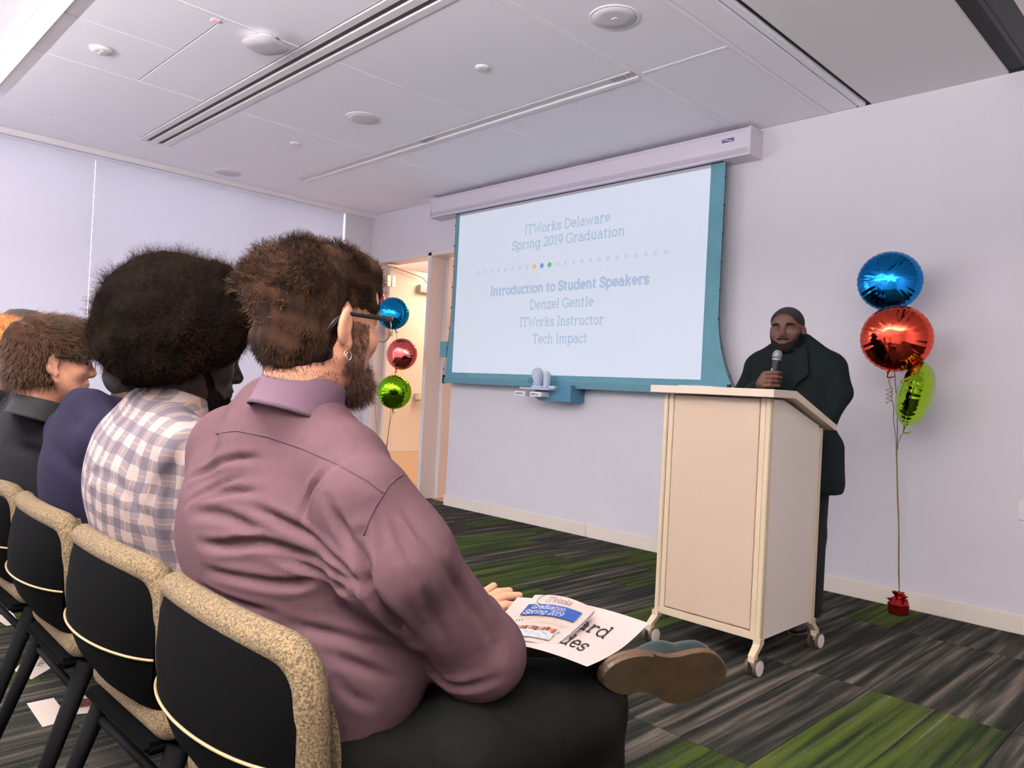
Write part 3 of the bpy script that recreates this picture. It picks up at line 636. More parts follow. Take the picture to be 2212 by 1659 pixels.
G().box((x1-.012, y1-.044, .145), (x1-.004, y1-.0395, 1.05)).mk('panel_joint', M_joint, lec); G().box((x1-.012, y0+.0295, .145), (x1-.004, y0+.034, 1.165)).mk('panel_joint', M_joint, lec)
G().box((x0+.02, y0+.03, .15), (x1-.02, y1-.03, .165)).mk('floor_board', M_lec, lec); G().box((x0+.02, y0+.03, .72), (x1-.02, y1-.03, .735)).mk('shelf', M_lec, lec)
tx0, tx1 = -2.092, -1.478
top = [(2.985, 1.175), (3.19, 1.175), (3.63, 1.035), (3.635, 1.062), (3.195, 1.208), (2.985, 1.208)]
fixn(G().prism(top, tx0, tx1, 0).mk('worktop', mat('lectern_top_laminate', (208, 190, 170), .45), lec))
for (cx, cy, sx, sy) in ((x0+.01, y0+.012, -.3, -1), (x1-.011, y0+.012, .0, -1), (x0+.01, y1-.02, -.3, 1), (x1-.01, y1-.02, .2, 1)):
    fo = G(); ox = cx+sx*.02; oy = cy+sy*.045
    V = []
    pts = [(cx, cy, .15, .016, .019), (cx, cy, .128, .016, .019), (ox, oy, .088, .014, .016), (ox, oy, .062, .013, .015)]
    for (a, b, c, ra, rb_) in pts: V += [(a-ra, b-rb_, c), (a+ra, b-rb_, c), (a+ra, b+rb_, c), (a-ra, b+rb_, c)]
    F = [(0, 1, 2, 3), (12, 13, 14, 15)]+[(i*4+k, i*4+(k+1) % 4, i*4+4+(k+1) % 4, i*4+4+k) for i in range(3) for k in range(4)]
    fixn(fo.add(V, F).mk('bent_foot', M_lec2, lec))
    cs = G().tube([(ox, oy, .062), (ox, oy+.01, .04)], [.013, .010], 10).mk('caster_fork', mat('caster_cream', (222, 208, 184), .4), lec)
    for q, mm_ in ((.013, M_lec2), ):
        wh = G().tube([(ox+.012, oy+.012, .037), (ox+.026, oy+.012, .037)], .0362, 28).mk('caster_wheel', mat('caster_tyre', (70, 60, 48), .6), lec)
        G().tube([(ox+.0262, oy+.012, .037), (ox+.029, oy+.012, .037)], .032, 28).mk('wheel_cap', mat('wheel_cap_pale', (222, 212, 202), .4), wh)
        wh = G().tube([(ox-.026, oy+.012, .037), (ox-.012, oy+.012, .037)], .0362, 28).mk('caster_wheel', MATS['caster_tyre'], lec)
# booklet lying on the lectern
bk = thing('booklet', (-1.88, 3.1, 1.209), 'small printed booklet lying on the lectern top', 'booklet')
G().box((-1.97, 3.03, 1.2085), (-1.79, 3.17, 1.211)).mk('pages', M_white, bk); mk('cover', [(-1.985, 3.035, 1.2115), (-1.80, 3.03, 1.2115), (-1.79, 3.165, 1.213), (-1.97, 3.17, 1.219)], [(0, 1, 2, 3)], mat('cover_print', (232, 226, 228), .4), bk)
mk('cover_photo', [(-1.955, 3.05, 1.2125), (-1.81, 3.045, 1.2125), (-1.805, 3.10, 1.2128), (-1.95, 3.105, 1.216)], [(0, 1, 2, 3)], mat('photo_print', (120, 108, 120), .4, noise=.6, scale=60), bk)
# ================================================================== FOIL BALLOONS
def foil(rgb, name):
    m = mat(name, rgb, .09, 1.0, bump=.10, bscale=26); return m
def balloon(c, R, face, colr, nm, label, group, tail=(0, 0, -1), T=.46, roll=0):
    """c centre, R radius, face = direction the flat side looks to"""
    c = Vector(c); dn = Vector(tail).normalized(); f = Vector(face).normalized(); f = (f-dn*dn.dot(f)).normalized(); sx = dn.cross(f)
    M = Matrix((( sx.x, dn.x, f.x, c.x), (sx.y, dn.y, f.y, c.y), (sx.z, dn.z, f.z, c.z), (0, 0, 0, 1)))
    m = foil(colr, nm); t = thing('foil_balloon', tuple(c), label, 'balloon', group); rg = np.random.default_rng(int(c.x*1000) % 997)
    nr, nt_ = 26, 144; ph = rg.uniform(0, 6, 3)
    for s in (1, -1):
        V = []; F = []
        for i in range(nr):
            r = math.sin(i/(nr-1)*PI/2) if i else 0
            for k in range(nt_):
                a = 2*PI*k/nt_; e = max(0, (r-.45)/.55)
                h_ = T*max(0, 1-r**2.3)**.62
                cr = .022*e*e*math.sin(34*a+ph[0]+1.5*math.sin(5*a))+.014*e*math.sin(19*a+ph[1])
                h_ = h_*(1+cr*1.2)+cr*.35*(1-r)*3+.004*math.sin(6*a+ph[2])*r
                rr = r*(1+.010*e*math.sin(34*a+ph[0])) if i < nr-1 else r*1.012*(1+.008*math.sin(34*a+ph[0]))
                if i == nr-1: h_ = .003
                V.append(M@Vector((rr*R*math.cos(a), rr*R*math.sin(a), s*h_*R)))
        for i in range(nr-1):
            for k in range(nt_):
                q = (i*nt_+k, i*nt_+(k+1) % nt_, (i+1)*nt_+(k+1) % nt_, (i+1)*nt_+k); F.append(q if s < 0 else q[::-1])
        mk('foil_panel', V, F, m, t, smooth=True)
    # neck and tied tail
    g = G(); P = [M@Vector((0, R*v, 0)) for v in (.97, 1.06, 1.14, 1.2)]; g.tube(P, [R*.13, R*.06, R*.03, R*.035], 10, flat=(1, .5)); g.tube([P[3], P[3]+Vector((R*.10, 0, -R*.02)), P[3]+Vector((R*.24, 0, R*.03))], [R*.03, R*.07, R*.02], 8, flat=(1, .4))
    g.mk('tail', m, t, smooth=True); return t, P[3]
def string(t, P, col, r=.0022):
    pts = []
    for a, b in zip(P[:-1], P[1:]):
        for i in range(6): pts.append(Vector(a).lerp(Vector(b), i/6)+Vector((math.sin(len(pts)*1.3)*.003, 0, 0)))
    pts.append(Vector(P[-1])); G().tube(pts, r, 6).mk('ribbon', col, t)
BL, RD, GN, PK = (24, 120, 190), (214, 78, 56), (150, 190, 36), (232, 110, 104)
R_gold = mat('ribbon_copper', (176, 112, 72), .3, .6); R_grn = mat('ribbon_green', (128, 132, 60), .3, .6); R_dk = mat('ribbon_dark', (60, 66, 58), .4, .5)
base = (-1.475, 4.60, .10)
t, p = balloon(at(1922, 607, 4.28), .166, (.32, -.95, .12), BL, 'blue_foil', 'blue foil balloon, topmost of the three by the right wall', 'three balloons on strings right of the speaker', tail=(.08, 0, -1)); string(t, [p, at(1930, 700, 4.45), at(1938, 930, 4.40), base], R_dk)
t, p = balloon(at(1936, 731, 4.18), .180, (.28, -.96, .05), RD, 'red_foil', 'red-orange foil balloon between the blue and the green one, right of the speaker', 'three balloons on strings right of the speaker', tail=(-.18, 0, -1)); string(t, [p, at(1926, 840, 4.2), at(1930, 890, 4.25), at(1937, 980, 4.35), base], R_gold)
cg = G(); q = [at(1920+6*math.cos(i*1.1), 838+i*1.6, 4.2+.01*math.sin(i*1.1)) for i in range(22)]; cg.tube([Vector(v) for v in q], .0018, 5); cg.mk('ribbon_curl', R_gold, t)
t, p = balloon(at(1977, 852, 4.12), .180, tuple(CAMR[0]*.86-CAMR[2]*.50), GN, 'green_foil', 'lime green foil balloon, lowest of the three right of the speaker, turned half edge-on', 'three balloons on strings right of the speaker', tail=tuple(-CAMR[0]*.30+CAMR[1]*.95), T=.50); string(t, [p, at(1944, 945, 4.2), at(1937, 975, 4.3), base], R_grn)
# foil-wrapped weight
def weight(c, label, grp):
    w_ = thing('balloon_weight', (c[0], c[1], 0), label, 'weight', grp); m = mat('red_wrap_foil', (168, 44, 36), .18, .9, bump=.3, bscale=40)
    V, F = stack([(.036, 0.002), (.050, .012), (.054, .06), (.036, .088), (.014, .10)], n=20, M=Matrix.Translation((c[0], c[1], 0)), p=2.4); V = [tuple(np.array(v)+RNG.normal(0, .0035, 3)*(1 if v[2] > .01 else 0)) for v in V]; G().add(V, F).mk('wrapped_weight', m, w_)
    rr = random.Random(3)
    for i in range(13):
        a = i*2*PI/13+rr.uniform(-.2, .2); el = rr.uniform(.1, 1.2); d = Vector((math.cos(a)*math.cos(el), math.sin(a)*math.cos(el), math.sin(el))); s = d.cross(Vector((0, 0, 1))).normalized(); o = Vector((c[0], c[1], .072)); L_ = rr.uniform(.045, .075)
        mk('foil_frill', [o, o+d*L_+s*.016, o+d*L_*.7+Vector((0, 0, .012)), o+d*L_-s*.016, o+Vector((0, 0, -.003))], [(0, 1, 2), (0, 2, 3), (0, 3, 4), (0, 4, 1)], m, w_)
    return w_
weight((-1.475, 4.60), 'crinkled red foil weight on the carpet under the balloons by the right wall', None)
GRP = 'balloon bunch in front of the doorway'; b2 = (-6.35, 4.5, .09)
t, p = balloon(at(797, 652, 7.75), .17, (.7, -.7, .1), PK, 'pink_foil', 'pinkish red foil balloon half hidden behind the head of the man in purple', GRP); string(t, [p, b2], R_gold)
t, p = balloon(at(849, 677, 7.55), .158, (.8, -.6, -.05), (24, 140, 200), 'bright_blue_foil', 'blue foil balloon in front of the open door', GRP, tail=(.15, .15, -1)); string(t, [p, at(860, 760, 7.6), b2], R_dk)
t, p = balloon(at(868, 765, 7.6), .156, (.6, -.8, .05), PK, 'pink_foil', 'pink foil balloon between the blue and the green one before the door', GRP, tail=(-.25, -.2, -1)); string(t, [p, b2], R_gold)
t, p = balloon(at(852, 847, 7.6), .168, (.75, -.65, .0), (128, 190, 30), 'bright_green_foil', 'lime green foil balloon, lowest in front of the open door', GRP, tail=(-.05, 0, -1)); string(t, [p, at(842, 915, 7.6), at(835, 960, 7.6), b2], R_grn)
weight((-6.35, 4.5), 'crinkled foil weight below the balloons in front of the doorway', None)
# ================================================================== CHAIRS
M_tweed = mat('tan_tweed', (122, 102, 70), .95, noise=.5, scale=260, bump=.7, bscale=300, dark=(66, 53, 36), detail=2)
M_shell = mat('black_shell', (4, 4, 4), .9, spec=.05); M_leg = mat('black_leg_metal', (5, 5, 5), .75, spec=.08); M_glint = mat('crease_glint_tan', (150, 126, 88), .35)
CH0 = None
def make_chair(loc, yaw, label):
    t = thing('chair', (0, 0, 0), label, 'chair', 'row of tan upholstered chairs')
    def plan(u, z, hw, yb, wrap): a = u*1.15; return (hw*math.sin(a)/math.sin(1.15), yb+wrap*(1-math.cos(a))/(1-math.cos(1.15)), z)
    lv = [(.425, .15, .13, .02), (.45, .17, .09, .025), (.49, .19, .045, .035), (.54, .212, .01, .045), (.60, .238, -.014, .06), (.66, .250, -.014, .055), (.72, .252, -.004, .045), (.75, .240, .006, .035), (.768, .205, .012, .02)]
    nu = 29
    def shell(off, inset=0):
        V = []
        for z, hw, yb, wr in lv:
            for i in range(nu): x, y, zz = plan(-1+2*i/(nu-1), z, hw-inset, yb+off, wr); V.append((x, y, zz))
        return V
    A = shell(0); B = shell(.016, .012); n = len(lv); F = []
    for j in range(n-1):
        for i in range(nu-1):
            a = j*nu+i; F += [(a, a+1, a+nu+1, a+nu), tuple(x+n*nu for x in (a, a+nu, a+nu+1, a+1))]
    m_ = n*nu
    for i in range(nu-1): F += [(i, i+m_, i+1+m_, i+1), ((n-1)*nu+i, (n-1)*nu+i+1, (n-1)*nu+i+1+m_, (n-1)*nu+i+m_)]
    for j in range(n-1): F += [(j*nu, (j+1)*nu, (j+1)*nu+m_, j*nu+m_), (j*nu+nu-1, j*nu+nu-1+m_, (j+1)*nu+nu-1+m_, (j+1)*nu+nu-1)]
    o = mk('back_shell', A+B, F, M_shell, t); autos(o, 50)
    # upholstered pad with its thick rolled edge
    P = []
    for z, hw, yb, wr in [(.54, .230, .058, .030), (.60, .243, .045, .03), (.66, .248, .038, .03), (.70, .249, .034, .028)]: P.append(plan(-1, z, hw, yb, wr))
    for k in range(1, 8):
        a = k/8*PI/2; u = -1+.34*(1-math.cos(a)); P.append(plan(u, .70+.068*math.sin(a), .249, .034-.002*math.sin(a), .028))
    for i in range(1, 12): P.append(plan(-.66+1.32*i/12, .768+.002*math.sin(PI*i/12), .249, .032, .028))
    P = P+[(-x, y, z) for x, y, z in P[:11][::-1]]
    g = G().tube(P, .0255, 16); o = g.mk('back_cushion_roll', M_tweed, t, smooth=True)
    pad = G().grid(lambda u, v: (lambda p_: (p_[0], p_[1]+.03+.012*math.sin(PI*v), p_[2]))(plan(-1+2*u, .49+.28*v, .215+.036*math.sin(PI*min(v*1.2, 1))-(.0 if v < .8 else .03*(v-.8)*5), .05-.025*v, .035)), 24, 14); pad.mk('back_cushion', M_tweed, t, smooth=True)
    T_ = [plan(-1+2*i/30, .603, .241, -.017, .062) for i in range(31)]; G().tube(T_, .0028, 6).mk('shell_crease_glint', M_glint, t, smooth=True)  # pale tan tube stands in for light caught along the shell's crease
    # seat
    s = SDF((-.30, -.02, .34), (.30, .58, .52), .010); s.rbox((0, .30, .45), (.232, .225, .036), .034, 0); s.ell((0, .30, .50), (.19, .19, .02), .03, sub=True)
    V, F = s.mesh(); V = relax(V, F, 3); V = [(x*(1-.16*max(0, (.20-y)/.2)), y, z) for x, y, z in V]; mk('seat_cushion', V, F, M_tweed, t, smooth=True)
    G().box((-.19, .06, .392), (.19, .50, .418), .01).mk('seat_pan', M_shell, t)
    sp_ = G(); sp_.prism([(.10, .47), (.16, .40), (.20, .395), (.20, .41), (.17, .42), (.13, .50)], -.17, .17, 0); fixn(sp_.mk('back_bracket', M_shell, t))
    for sx in (-1, 1):
        G().tube([(sx*.20, .47, .405), (sx*.235, .52, .006)], [.022, .016], 12, flat=(1, .75)).mk('leg', M_leg, t, smooth=True)
        G().tube([(sx*.20, .12, .405), (sx*.225, -.02, .006)], [.030, .020], 12, flat=(1.0, .7)).mk('leg', M_leg, t, smooth=True)
    for y, z in ((.10, .335), (.475, .335)): G().tube([(-.205, y, z), (.205, y, z)], .010, 8).mk('stretcher', M_leg, t, smooth=True)
    t.location = loc; t.rotation_euler = (0, 0, yaw); return t
def dup(t, loc, yaw, label):
    r = t.copy(); COL.objects.link(r); r.location = loc; r.rotation_euler = (0, 0, yaw); r['label'] = label
    for ch in list(t.children): c = ch.copy(); COL.objects.link(c); c.parent = r
    return r
CHX = [(-1.185, .50, .0), (-1.725, .50, .02), (-2.31, .50, -.01), (-2.88, .50, .02), (-3.44, .50, 0), (-4.0, .53, 0)]
CL = ['nearest tan tweed chair with black shell, under the man in the purple shirt', 'tan tweed chair with black shell under the man in the plaid shirt', 'tan tweed chair with black shell under the person in the navy shirt',
      'tan tweed chair with black shell under the man in the dark grey shirt', 'tan tweed chair under the person with ginger hair', 'tan tweed chair under the man with short dark hair']
for i, (x, y, a) in enumerate(CHX):
    if i == 0: CH0 = make_chair((x, y, 0), a, CL[0])
    else: dup(CH0, (x, y, 0), a, CL[i])
# ================================================================== CARDS ON THE FLOOR
def card(q, label, txt=None, z=.001, cat='card', photo=None):
    P = [hit(*p, 2, z) for p in q]; c = sum(P)/4; t = thing('name_card' if txt else 'paper_sheet', tuple(c), label, cat)
    V = [tuple(p) for p in P]+[(p[0], p[1], z+.0012) for p in P]; fixn(mk('sheet', V, [(0, 1, 2, 3), (4, 5, 6, 7)]+[(i, (i+1) % 4, (i+1) % 4+4, i+4) for i in range(4)], mat('card_paper', (228, 212, 196), .7), t))
    def B(u, v, dz=.0022): p = P[0]*(1-u)*(1-v)+P[1]*u*(1-v)+P[2]*u*v+P[3]*(1-u)*v; return (p[0], p[1], z+dz)
    if txt:
        for k, s in enumerate(txt):
            ss, W_ = strokes(s); text('card_text', s, lambda u, v: B(.82-u/W_*(.50 if k == 0 else .42), .36+k*.30-v*.26), .10, mat('ink', (48, 38, 34), .7), t)
    if photo: mk('printed_photo', [B(*c_) for c_ in photo], [tuple(range(len(photo)))], mat('group_photo_print', (150, 78, 56), .5, noise=.7, scale=70, dark=(60, 30, 34)), t)
    return t
card([(30, 1448), (85, 1398), (145, 1424), (68, 1468)], 'white name card lying upside down on the carpet between chair legs', ['Patrick', 'Talley'])
card([(58, 1520), (116, 1508), (152, 1555), (92, 1571)], 'cream paper sheet on the carpet, nearer the camera than the name card')
card([(150, 1545), (170, 1502), (240, 1503), (250, 1534)], 'printed programme sheet with a group photo, on the carpet behind the chair legs', photo=[(.30, .05), (.42, .95), (.80, .95), (.80, .06)])
card([(-12, 1335), (24, 1318), (42, 1348), (14, 1352)], 'cream card at the left picture edge on the carpet')
card([(58, 1332), (76, 1322), (96, 1334), (90, 1345)], 'small pale card on the carpet right of the far chair leg')
# ================================================================== PEOPLE
def skin(name, rgb, rough=.55): return mat(name, rgb, rough, noise=.12, scale=30, bump=.08, bscale=300, spec=.35)
SK_L = skin('skin_fair', (206, 146, 116)); SK_D = skin('skin_dark', (66, 42, 32)); SK_DD = skin('skin_deep', (40, 27, 22)); SK_P = skin('skin_pink', (222, 160, 130))
def head_sdf(h=.003, wide=1.0):
    s = SDF((-.115, -.15, -.235), (.115, .145, .14), h); k = .018
    s.ell((0, -.018, .034), (.076, .098, .084), k); s.ell((0, .03, -.02), (.064*wide, .066, .088), .03); s.ell((0, .035, -.075), (.052*wide, .05, .045), .025)
    for q in (-1, 1):
        s.cone((q*.058, .0, -.055), (q*.022, .07, -.10), .018*wide, .018, .02); s.ell((q*.044, .058, -.028), (.022, .024, .022), .02); s.cone((q*.012, .086, .020), (q*.045, .070, .020), .010, .009, .012)
    s.ell((0, .078, -.102), (.022, .020, .018), .015); s.ell((0, .05, .045), (.058, .05, .045), .03)
    for q in (-1, 1): s.ell((q*.032, .100, .0), (.017, .018, .011), .012, sub=True)
    s.cone((0, .086, .014), (0, .112, -.030), .009, .0125, .012); s.ell((0, .106, -.036), (.013, .013, .010), .006)
    for q in (-1, 1): s.ell((q*.0145, .098, -.037), (.008, .011, .008), .005); s.ell((q*.007, .106, -.046), (.0035, .006, .004), .002, sub=True)
    s.ell((0, .084, -.066), (.026, .018, .020), .015); s.ell((0, .095, -.0655), (.023, .011, .0062), .005); s.ell((0, .094, -.0765), (.019, .011, .0075), .005)
    s.cone((-.022, .104, -.071), (.022, .104, -.071), .0022, .0022, .003, sub=True)
    for q in (-1, 1):
        s.ell((q*.080, -.014, -.012), (.0075, .019, .032), .006, rot=(-12, 0, q*22)); s.ell((q*.077, -.004, -.038), (.007, .010, .013), .006); s.ell((q*.090, -.010, -.006), (.006, .010, .016), .005, rot=(-12, 0, q*22), sub=True)
        s.ell((q*.033, .077, .0055), (.0155, .0125, .0055), .004); s.ell((q*.033, .077, -.0095), (.0145, .011, .004), .004)
    s.chain([(0, -.028, -.05), (0, -.028, -.10), (0, -.018, -.150)], [.056, .053, .044], .03); return s
HV, HF = head_sdf().mesh(); HV = relax(HV, HF, 1, .4); HN = vnorm(HV, HF)
def hmat(loc, yaw=0, pitch=0, roll=0, sc=1.):
    return Matrix.Translation(Vector(loc))@Matrix.Rotation(math.radians(yaw), 4, 'Z')@Matrix.Rotation(math.radians(pitch), 4, 'X')@Matrix.Rotation(math.radians(roll), 4, 'Y')@Matrix.Diagonal((sc if not hasattr(sc, '__len__') else sc[0], sc if not hasattr(sc, '__len__') else sc[1], sc if not hasattr(sc, '__len__') else sc[2], 1))
def xf(M, V): A = np.array(M); return np.asarray(V)@A[:3, :3].T+A[:3, 3]
def sample(V, F, N, mask, rg):
    C = V[F].mean(1); ok = mask(C); F = F[ok]
    if not len(F): return np.zeros((0, 3)), np.zeros((0, 3))
    n = np.cross(V[F[:, 2]]-V[F[:, 0]], V[F[:, 3]]-V[F[:, 1]]); A = np.linalg.norm(n, axis=1); i = rg.choice(len(F), N, p=A/A.sum())
    u, v = rg.random((2, N, 1)); P = V[F[i, 0]]*(1-u)*(1-v)+V[F[i, 1]]*u*(1-v)+V[F[i, 2]]*u*v+V[F[i, 3]]*(1-u)*v
    return P, n[i]/(A[i, None]+1e-12)
def strands(name, P, D, L, m, parent, seg=6, r=.0006, curl=0., turns=2., bend=None, jit=.25, rg=RNG, M=None):
    N = len(P); D = D+rg.normal(0, jit, (N, 3)); D /= np.linalg.norm(D, axis=1, keepdims=True); ph = rg.uniform(0, 6.28, N)
    a = np.cross(D, [0.3, .2, .9]); a /= np.linalg.norm(a, axis=1, keepdims=True)+1e-9; b = np.cross(D, a); path = []; p = P.copy(); d = D.copy()
    for i in range(seg+1):
        t = i/seg; th = ph+t*turns*6.28; off = (a*np.cos(th)[:, None]+b*np.sin(th)[:, None])*curl*min(1, t*2)
        path.append(p+off)
        if bend is not None: d = d+bend(p)*(.8/seg); d /= np.linalg.norm(d, axis=1, keepdims=True)
        p = p+d*(L/seg)[:, None]
    path = np.stack(path, 1); rr = r*(1-.75*np.linspace(0, 1, seg+1))[None, :, None]
    V = np.stack([path+rr*(a*math.cos(q)+b*math.sin(q))[:, None, :] for q in (0, 2.09, 4.19)], 2).reshape(-1, 3)
    if M is not None: V = xf(M, V)
    base = (np.arange(N)*(seg+1)*3)[:, None, None]+(np.arange(seg)*3)[None, :, None]; k = np.arange(3)[None, None, :]; k2 = (k+1) % 3
    Fq = np.stack([base+k, base+k2, base+k2+3, base+k+3], -1).reshape(-1, 4)
    me = bpy.data.meshes.new(name); org = np.array(parent['_org']); V = V-org
    me.vertices.add(len(V)); me.vertices.foreach_set('co', V.astype(np.float32).ravel()); me.loops.add(Fq.size); me.loops.foreach_set('vertex_index', Fq.ravel().astype(np.int32))
    me.polygons.add(len(Fq)); me.polygons.foreach_set('loop_start', np.arange(0, Fq.size, 4, dtype=np.int32)); me.polygons.foreach_set('use_smooth', [True]*len(Fq)); me.update(calc_edges=True)
    me.materials.append(m); o = bpy.data.objects.new(name, me); COL.objects.link(o); o.parent = parent; o['_org'] = list(map(float, org)); o['kind'] = 'stuff'; return o
def cap(thick, nape=-.10, extra=(), fringe=0., h=.004, noise=.0025, temple=.0):
    s = SDF((-.16, -.2, -.14), (.16, .17, .2), h)
    s.ell((0, -.018, .034), (.076+thick, .098+thick, .084+thick), 0); s.ell((0, .05, .045), (.058+thick, .05+thick, .045+thick), .03); s.ell((0, -.035, -.035), (.066+thick, .076+thick, .07), .02)
    for e in extra: s.ell(*e[:2], .02, e[2] if len(e) > 2 else None)
    s.ell((0, .125, -.028-temple+fringe), (.080, .078, .10), .012, sub=True); s.rbox((0, .10, -.10), (.12, .105, .118), .02, .01, sub=True)
    for q in (-1, 1): s.ell((q*.085, -.008, -.02), (.022, .026, .042), .008, sub=True)
    s.cut(2, nape, 'above')
    if noise: s.noise(noise, 90, 3)
    V, F = s.mesh(); return relax(V, F, 1), F
def eyes(p, M, iris=(50, 32, 22)):
    for q in (-1, 1):
        c = M@Vector((q*.032, .0765, -.002)); bm = bmesh.new(); bmesh.ops.create_uvsphere(bm, u_segments=16, v_segments=12, radius=.0112); e = G().bm(bm, Matrix.Translation(c)).mk('eye', mat('eye_white', (150, 140, 134), .3), p, smooth=True)
        f = (M.to_3x3()@Vector((0, 1, 0))).normalized(); G().tube([c+f*.0085, c+f*.0119], [.0066, .0058], 14).mk('iris', mat('iris_brown', iris, .2), e)
def body(name, label, org, parts, m, M, kind_cat='person', group=None, wide=None):
    """one mesh: detailed head, coarse trunk and limbs, hands"""
    V = xf(M, HV); F = HF.copy()
    for v, f in parts:
        v = np.asarray(v)
        F = np.concatenate([F, f+len(V)]); V = np.concatenate([V, v])
    return mk(name, V, F, m, None, org, smooth=True, label=label, cat=kind_cat, group=group)
# --------------------------------------------------- shared seated figure
def seated_sdfs(o, S, w, arms, knees, ankles, h=.009, belly=1., yaw=0, hips=.10, lean=-.035):
    """o: (x,y) of the pelvis; all points world; returns shirt, trousers meshes"""
    x, y = o
    lo = (x-.52, y-.30, .42); hi = (x+.52, y+.75, S+.16); s = SDF(lo, hi, h)
    s.ell((x, y+.03, .56), (.19*w, .155, .11), .04); s.ell((x, y+.035, .72), (.195*w*belly, .16*belly, .20), .05); s.ell((x, y+.015+lean*.6, S-.15), (.205*w, .142, .19), .05)
    s.cone((x-.15*w, y+lean, S-.05), (x+.15*w, y+lean, S-.05), .072, .072, .04)
    for q in (-1, 1): s.cone((x+q*.15*w, y+lean, S-.045), (x+q*.035, y+lean-.01, S+.035), .058, .052, .03)
    for P, R in arms: s.chain(P, R, .03)
    t = SDF((x-.55, y-.25, .03), (x+.6, y+1.0, .80), h); t.ell((x, y+.03, .53), (.185*w, .15, .10), .04)
    for q, kn, an in zip((-1, 1), knees, ankles):
        t.chain([(x+q*hips, y+.06, .535), kn, an], [.098, .076, .052], .03)
    return s, t
def fist(c, ex, ey, ez, wrist, h=.0025, rw=.026):
    """hand closed round a rod through c along ez; palm on the -ex side, fingers pass on the -ey side"""
    ex, ey, ez = [np.array(v, float)/np.linalg.norm(v) for v in (ex, ey, ez)]; P = lambda a, b, d: np.array(c)+ex*a+ey*b+ez*d
    s = SDF(np.minimum(P(0, 0, 0)-.10, np.array(wrist)-.05), np.maximum(P(0, 0, 0)+.10, np.array(wrist)+.05), h)
    s.chain([P(-.043, .004, .022), P(-.046, .006, -.022)], [.022, .022], .015); s.chain([P(-.045, -.006, .02), P(-.045, -.004, -.02)], [.018, .017], .012)
    s.chain([P(-.05, .008, -.01), np.array(wrist)], [.026, rw], .02)
    for i in range(4):
        z = .034-.0215*i; l = [1., 1.04, 1., .88][i]
        s.chain([P(-.046, -.018, z), P(-.026, -.038, z+.002), P(.002, -.037*l, z+.001), P(.024*l, -.022, z-.001), P(.024*l, -.004, z-.003)], [.0112, .0108, .0098, .0092, .0082], .0025)
    s.chain([P(-.046, .018, -.005), P(-.022, .034, .018), P(.006, .031, .034), P(.022, .016, .040)], [.015, .013, .0115, .0095], .006); return s.mesh()
def buttons_seam(name, bvh, pts, r, m, parent):
    P = onsurf(bvh, pts)
    if len(P) > 1: G().tube([Vector(p) for p in P], r, 6).mk(name, m, parent, smooth=True)
def collar(o, z, r, m, parent, tilt=10, hh=.05, flare=.012, open_=.25, spread=.0):
    """folded shirt collar: band inside, leaf outside, open at the throat"""
    M = Matrix.Translation(Vector((o[0], o[1], z)))@Matrix.Rotation(math.radians(-tilt), 4, 'X'); n = 44; V = []; F = []
    rows = [(r-.004, -.01), (r-.004, hh*.5), (r-.002, hh*.9), (r+.002, hh), (r+.006, hh*.93), (r+.008+flare*.4, hh*.5), (r+.012+flare, -.004), (r+.014+flare, -.012), (r+.008+flare, -.010)]
    for i in range(n+1):
        a = math.radians(90+open_*180/PI)+(2*PI-2*open_)*i/n; e = abs(2*i/n-1)**4
        for j, (q, zz) in enumerate(rows): V.append(M@Vector((math.cos(a)*q, math.sin(a)*q*1.05, zz-(.03*e if j > 4 else 0))))
    k = len(rows)
    for i in range(n):
        for j in range(k-1): F.append((i*k+j, i*k+j+1, (i+1)*k+j+1, (i+1)*k+j))
    F += [tuple(range(k)), tuple(range(n*k, n*k+k))[::-1]]; return fixn(mk('collar', V, F, m, parent, smooth=True))
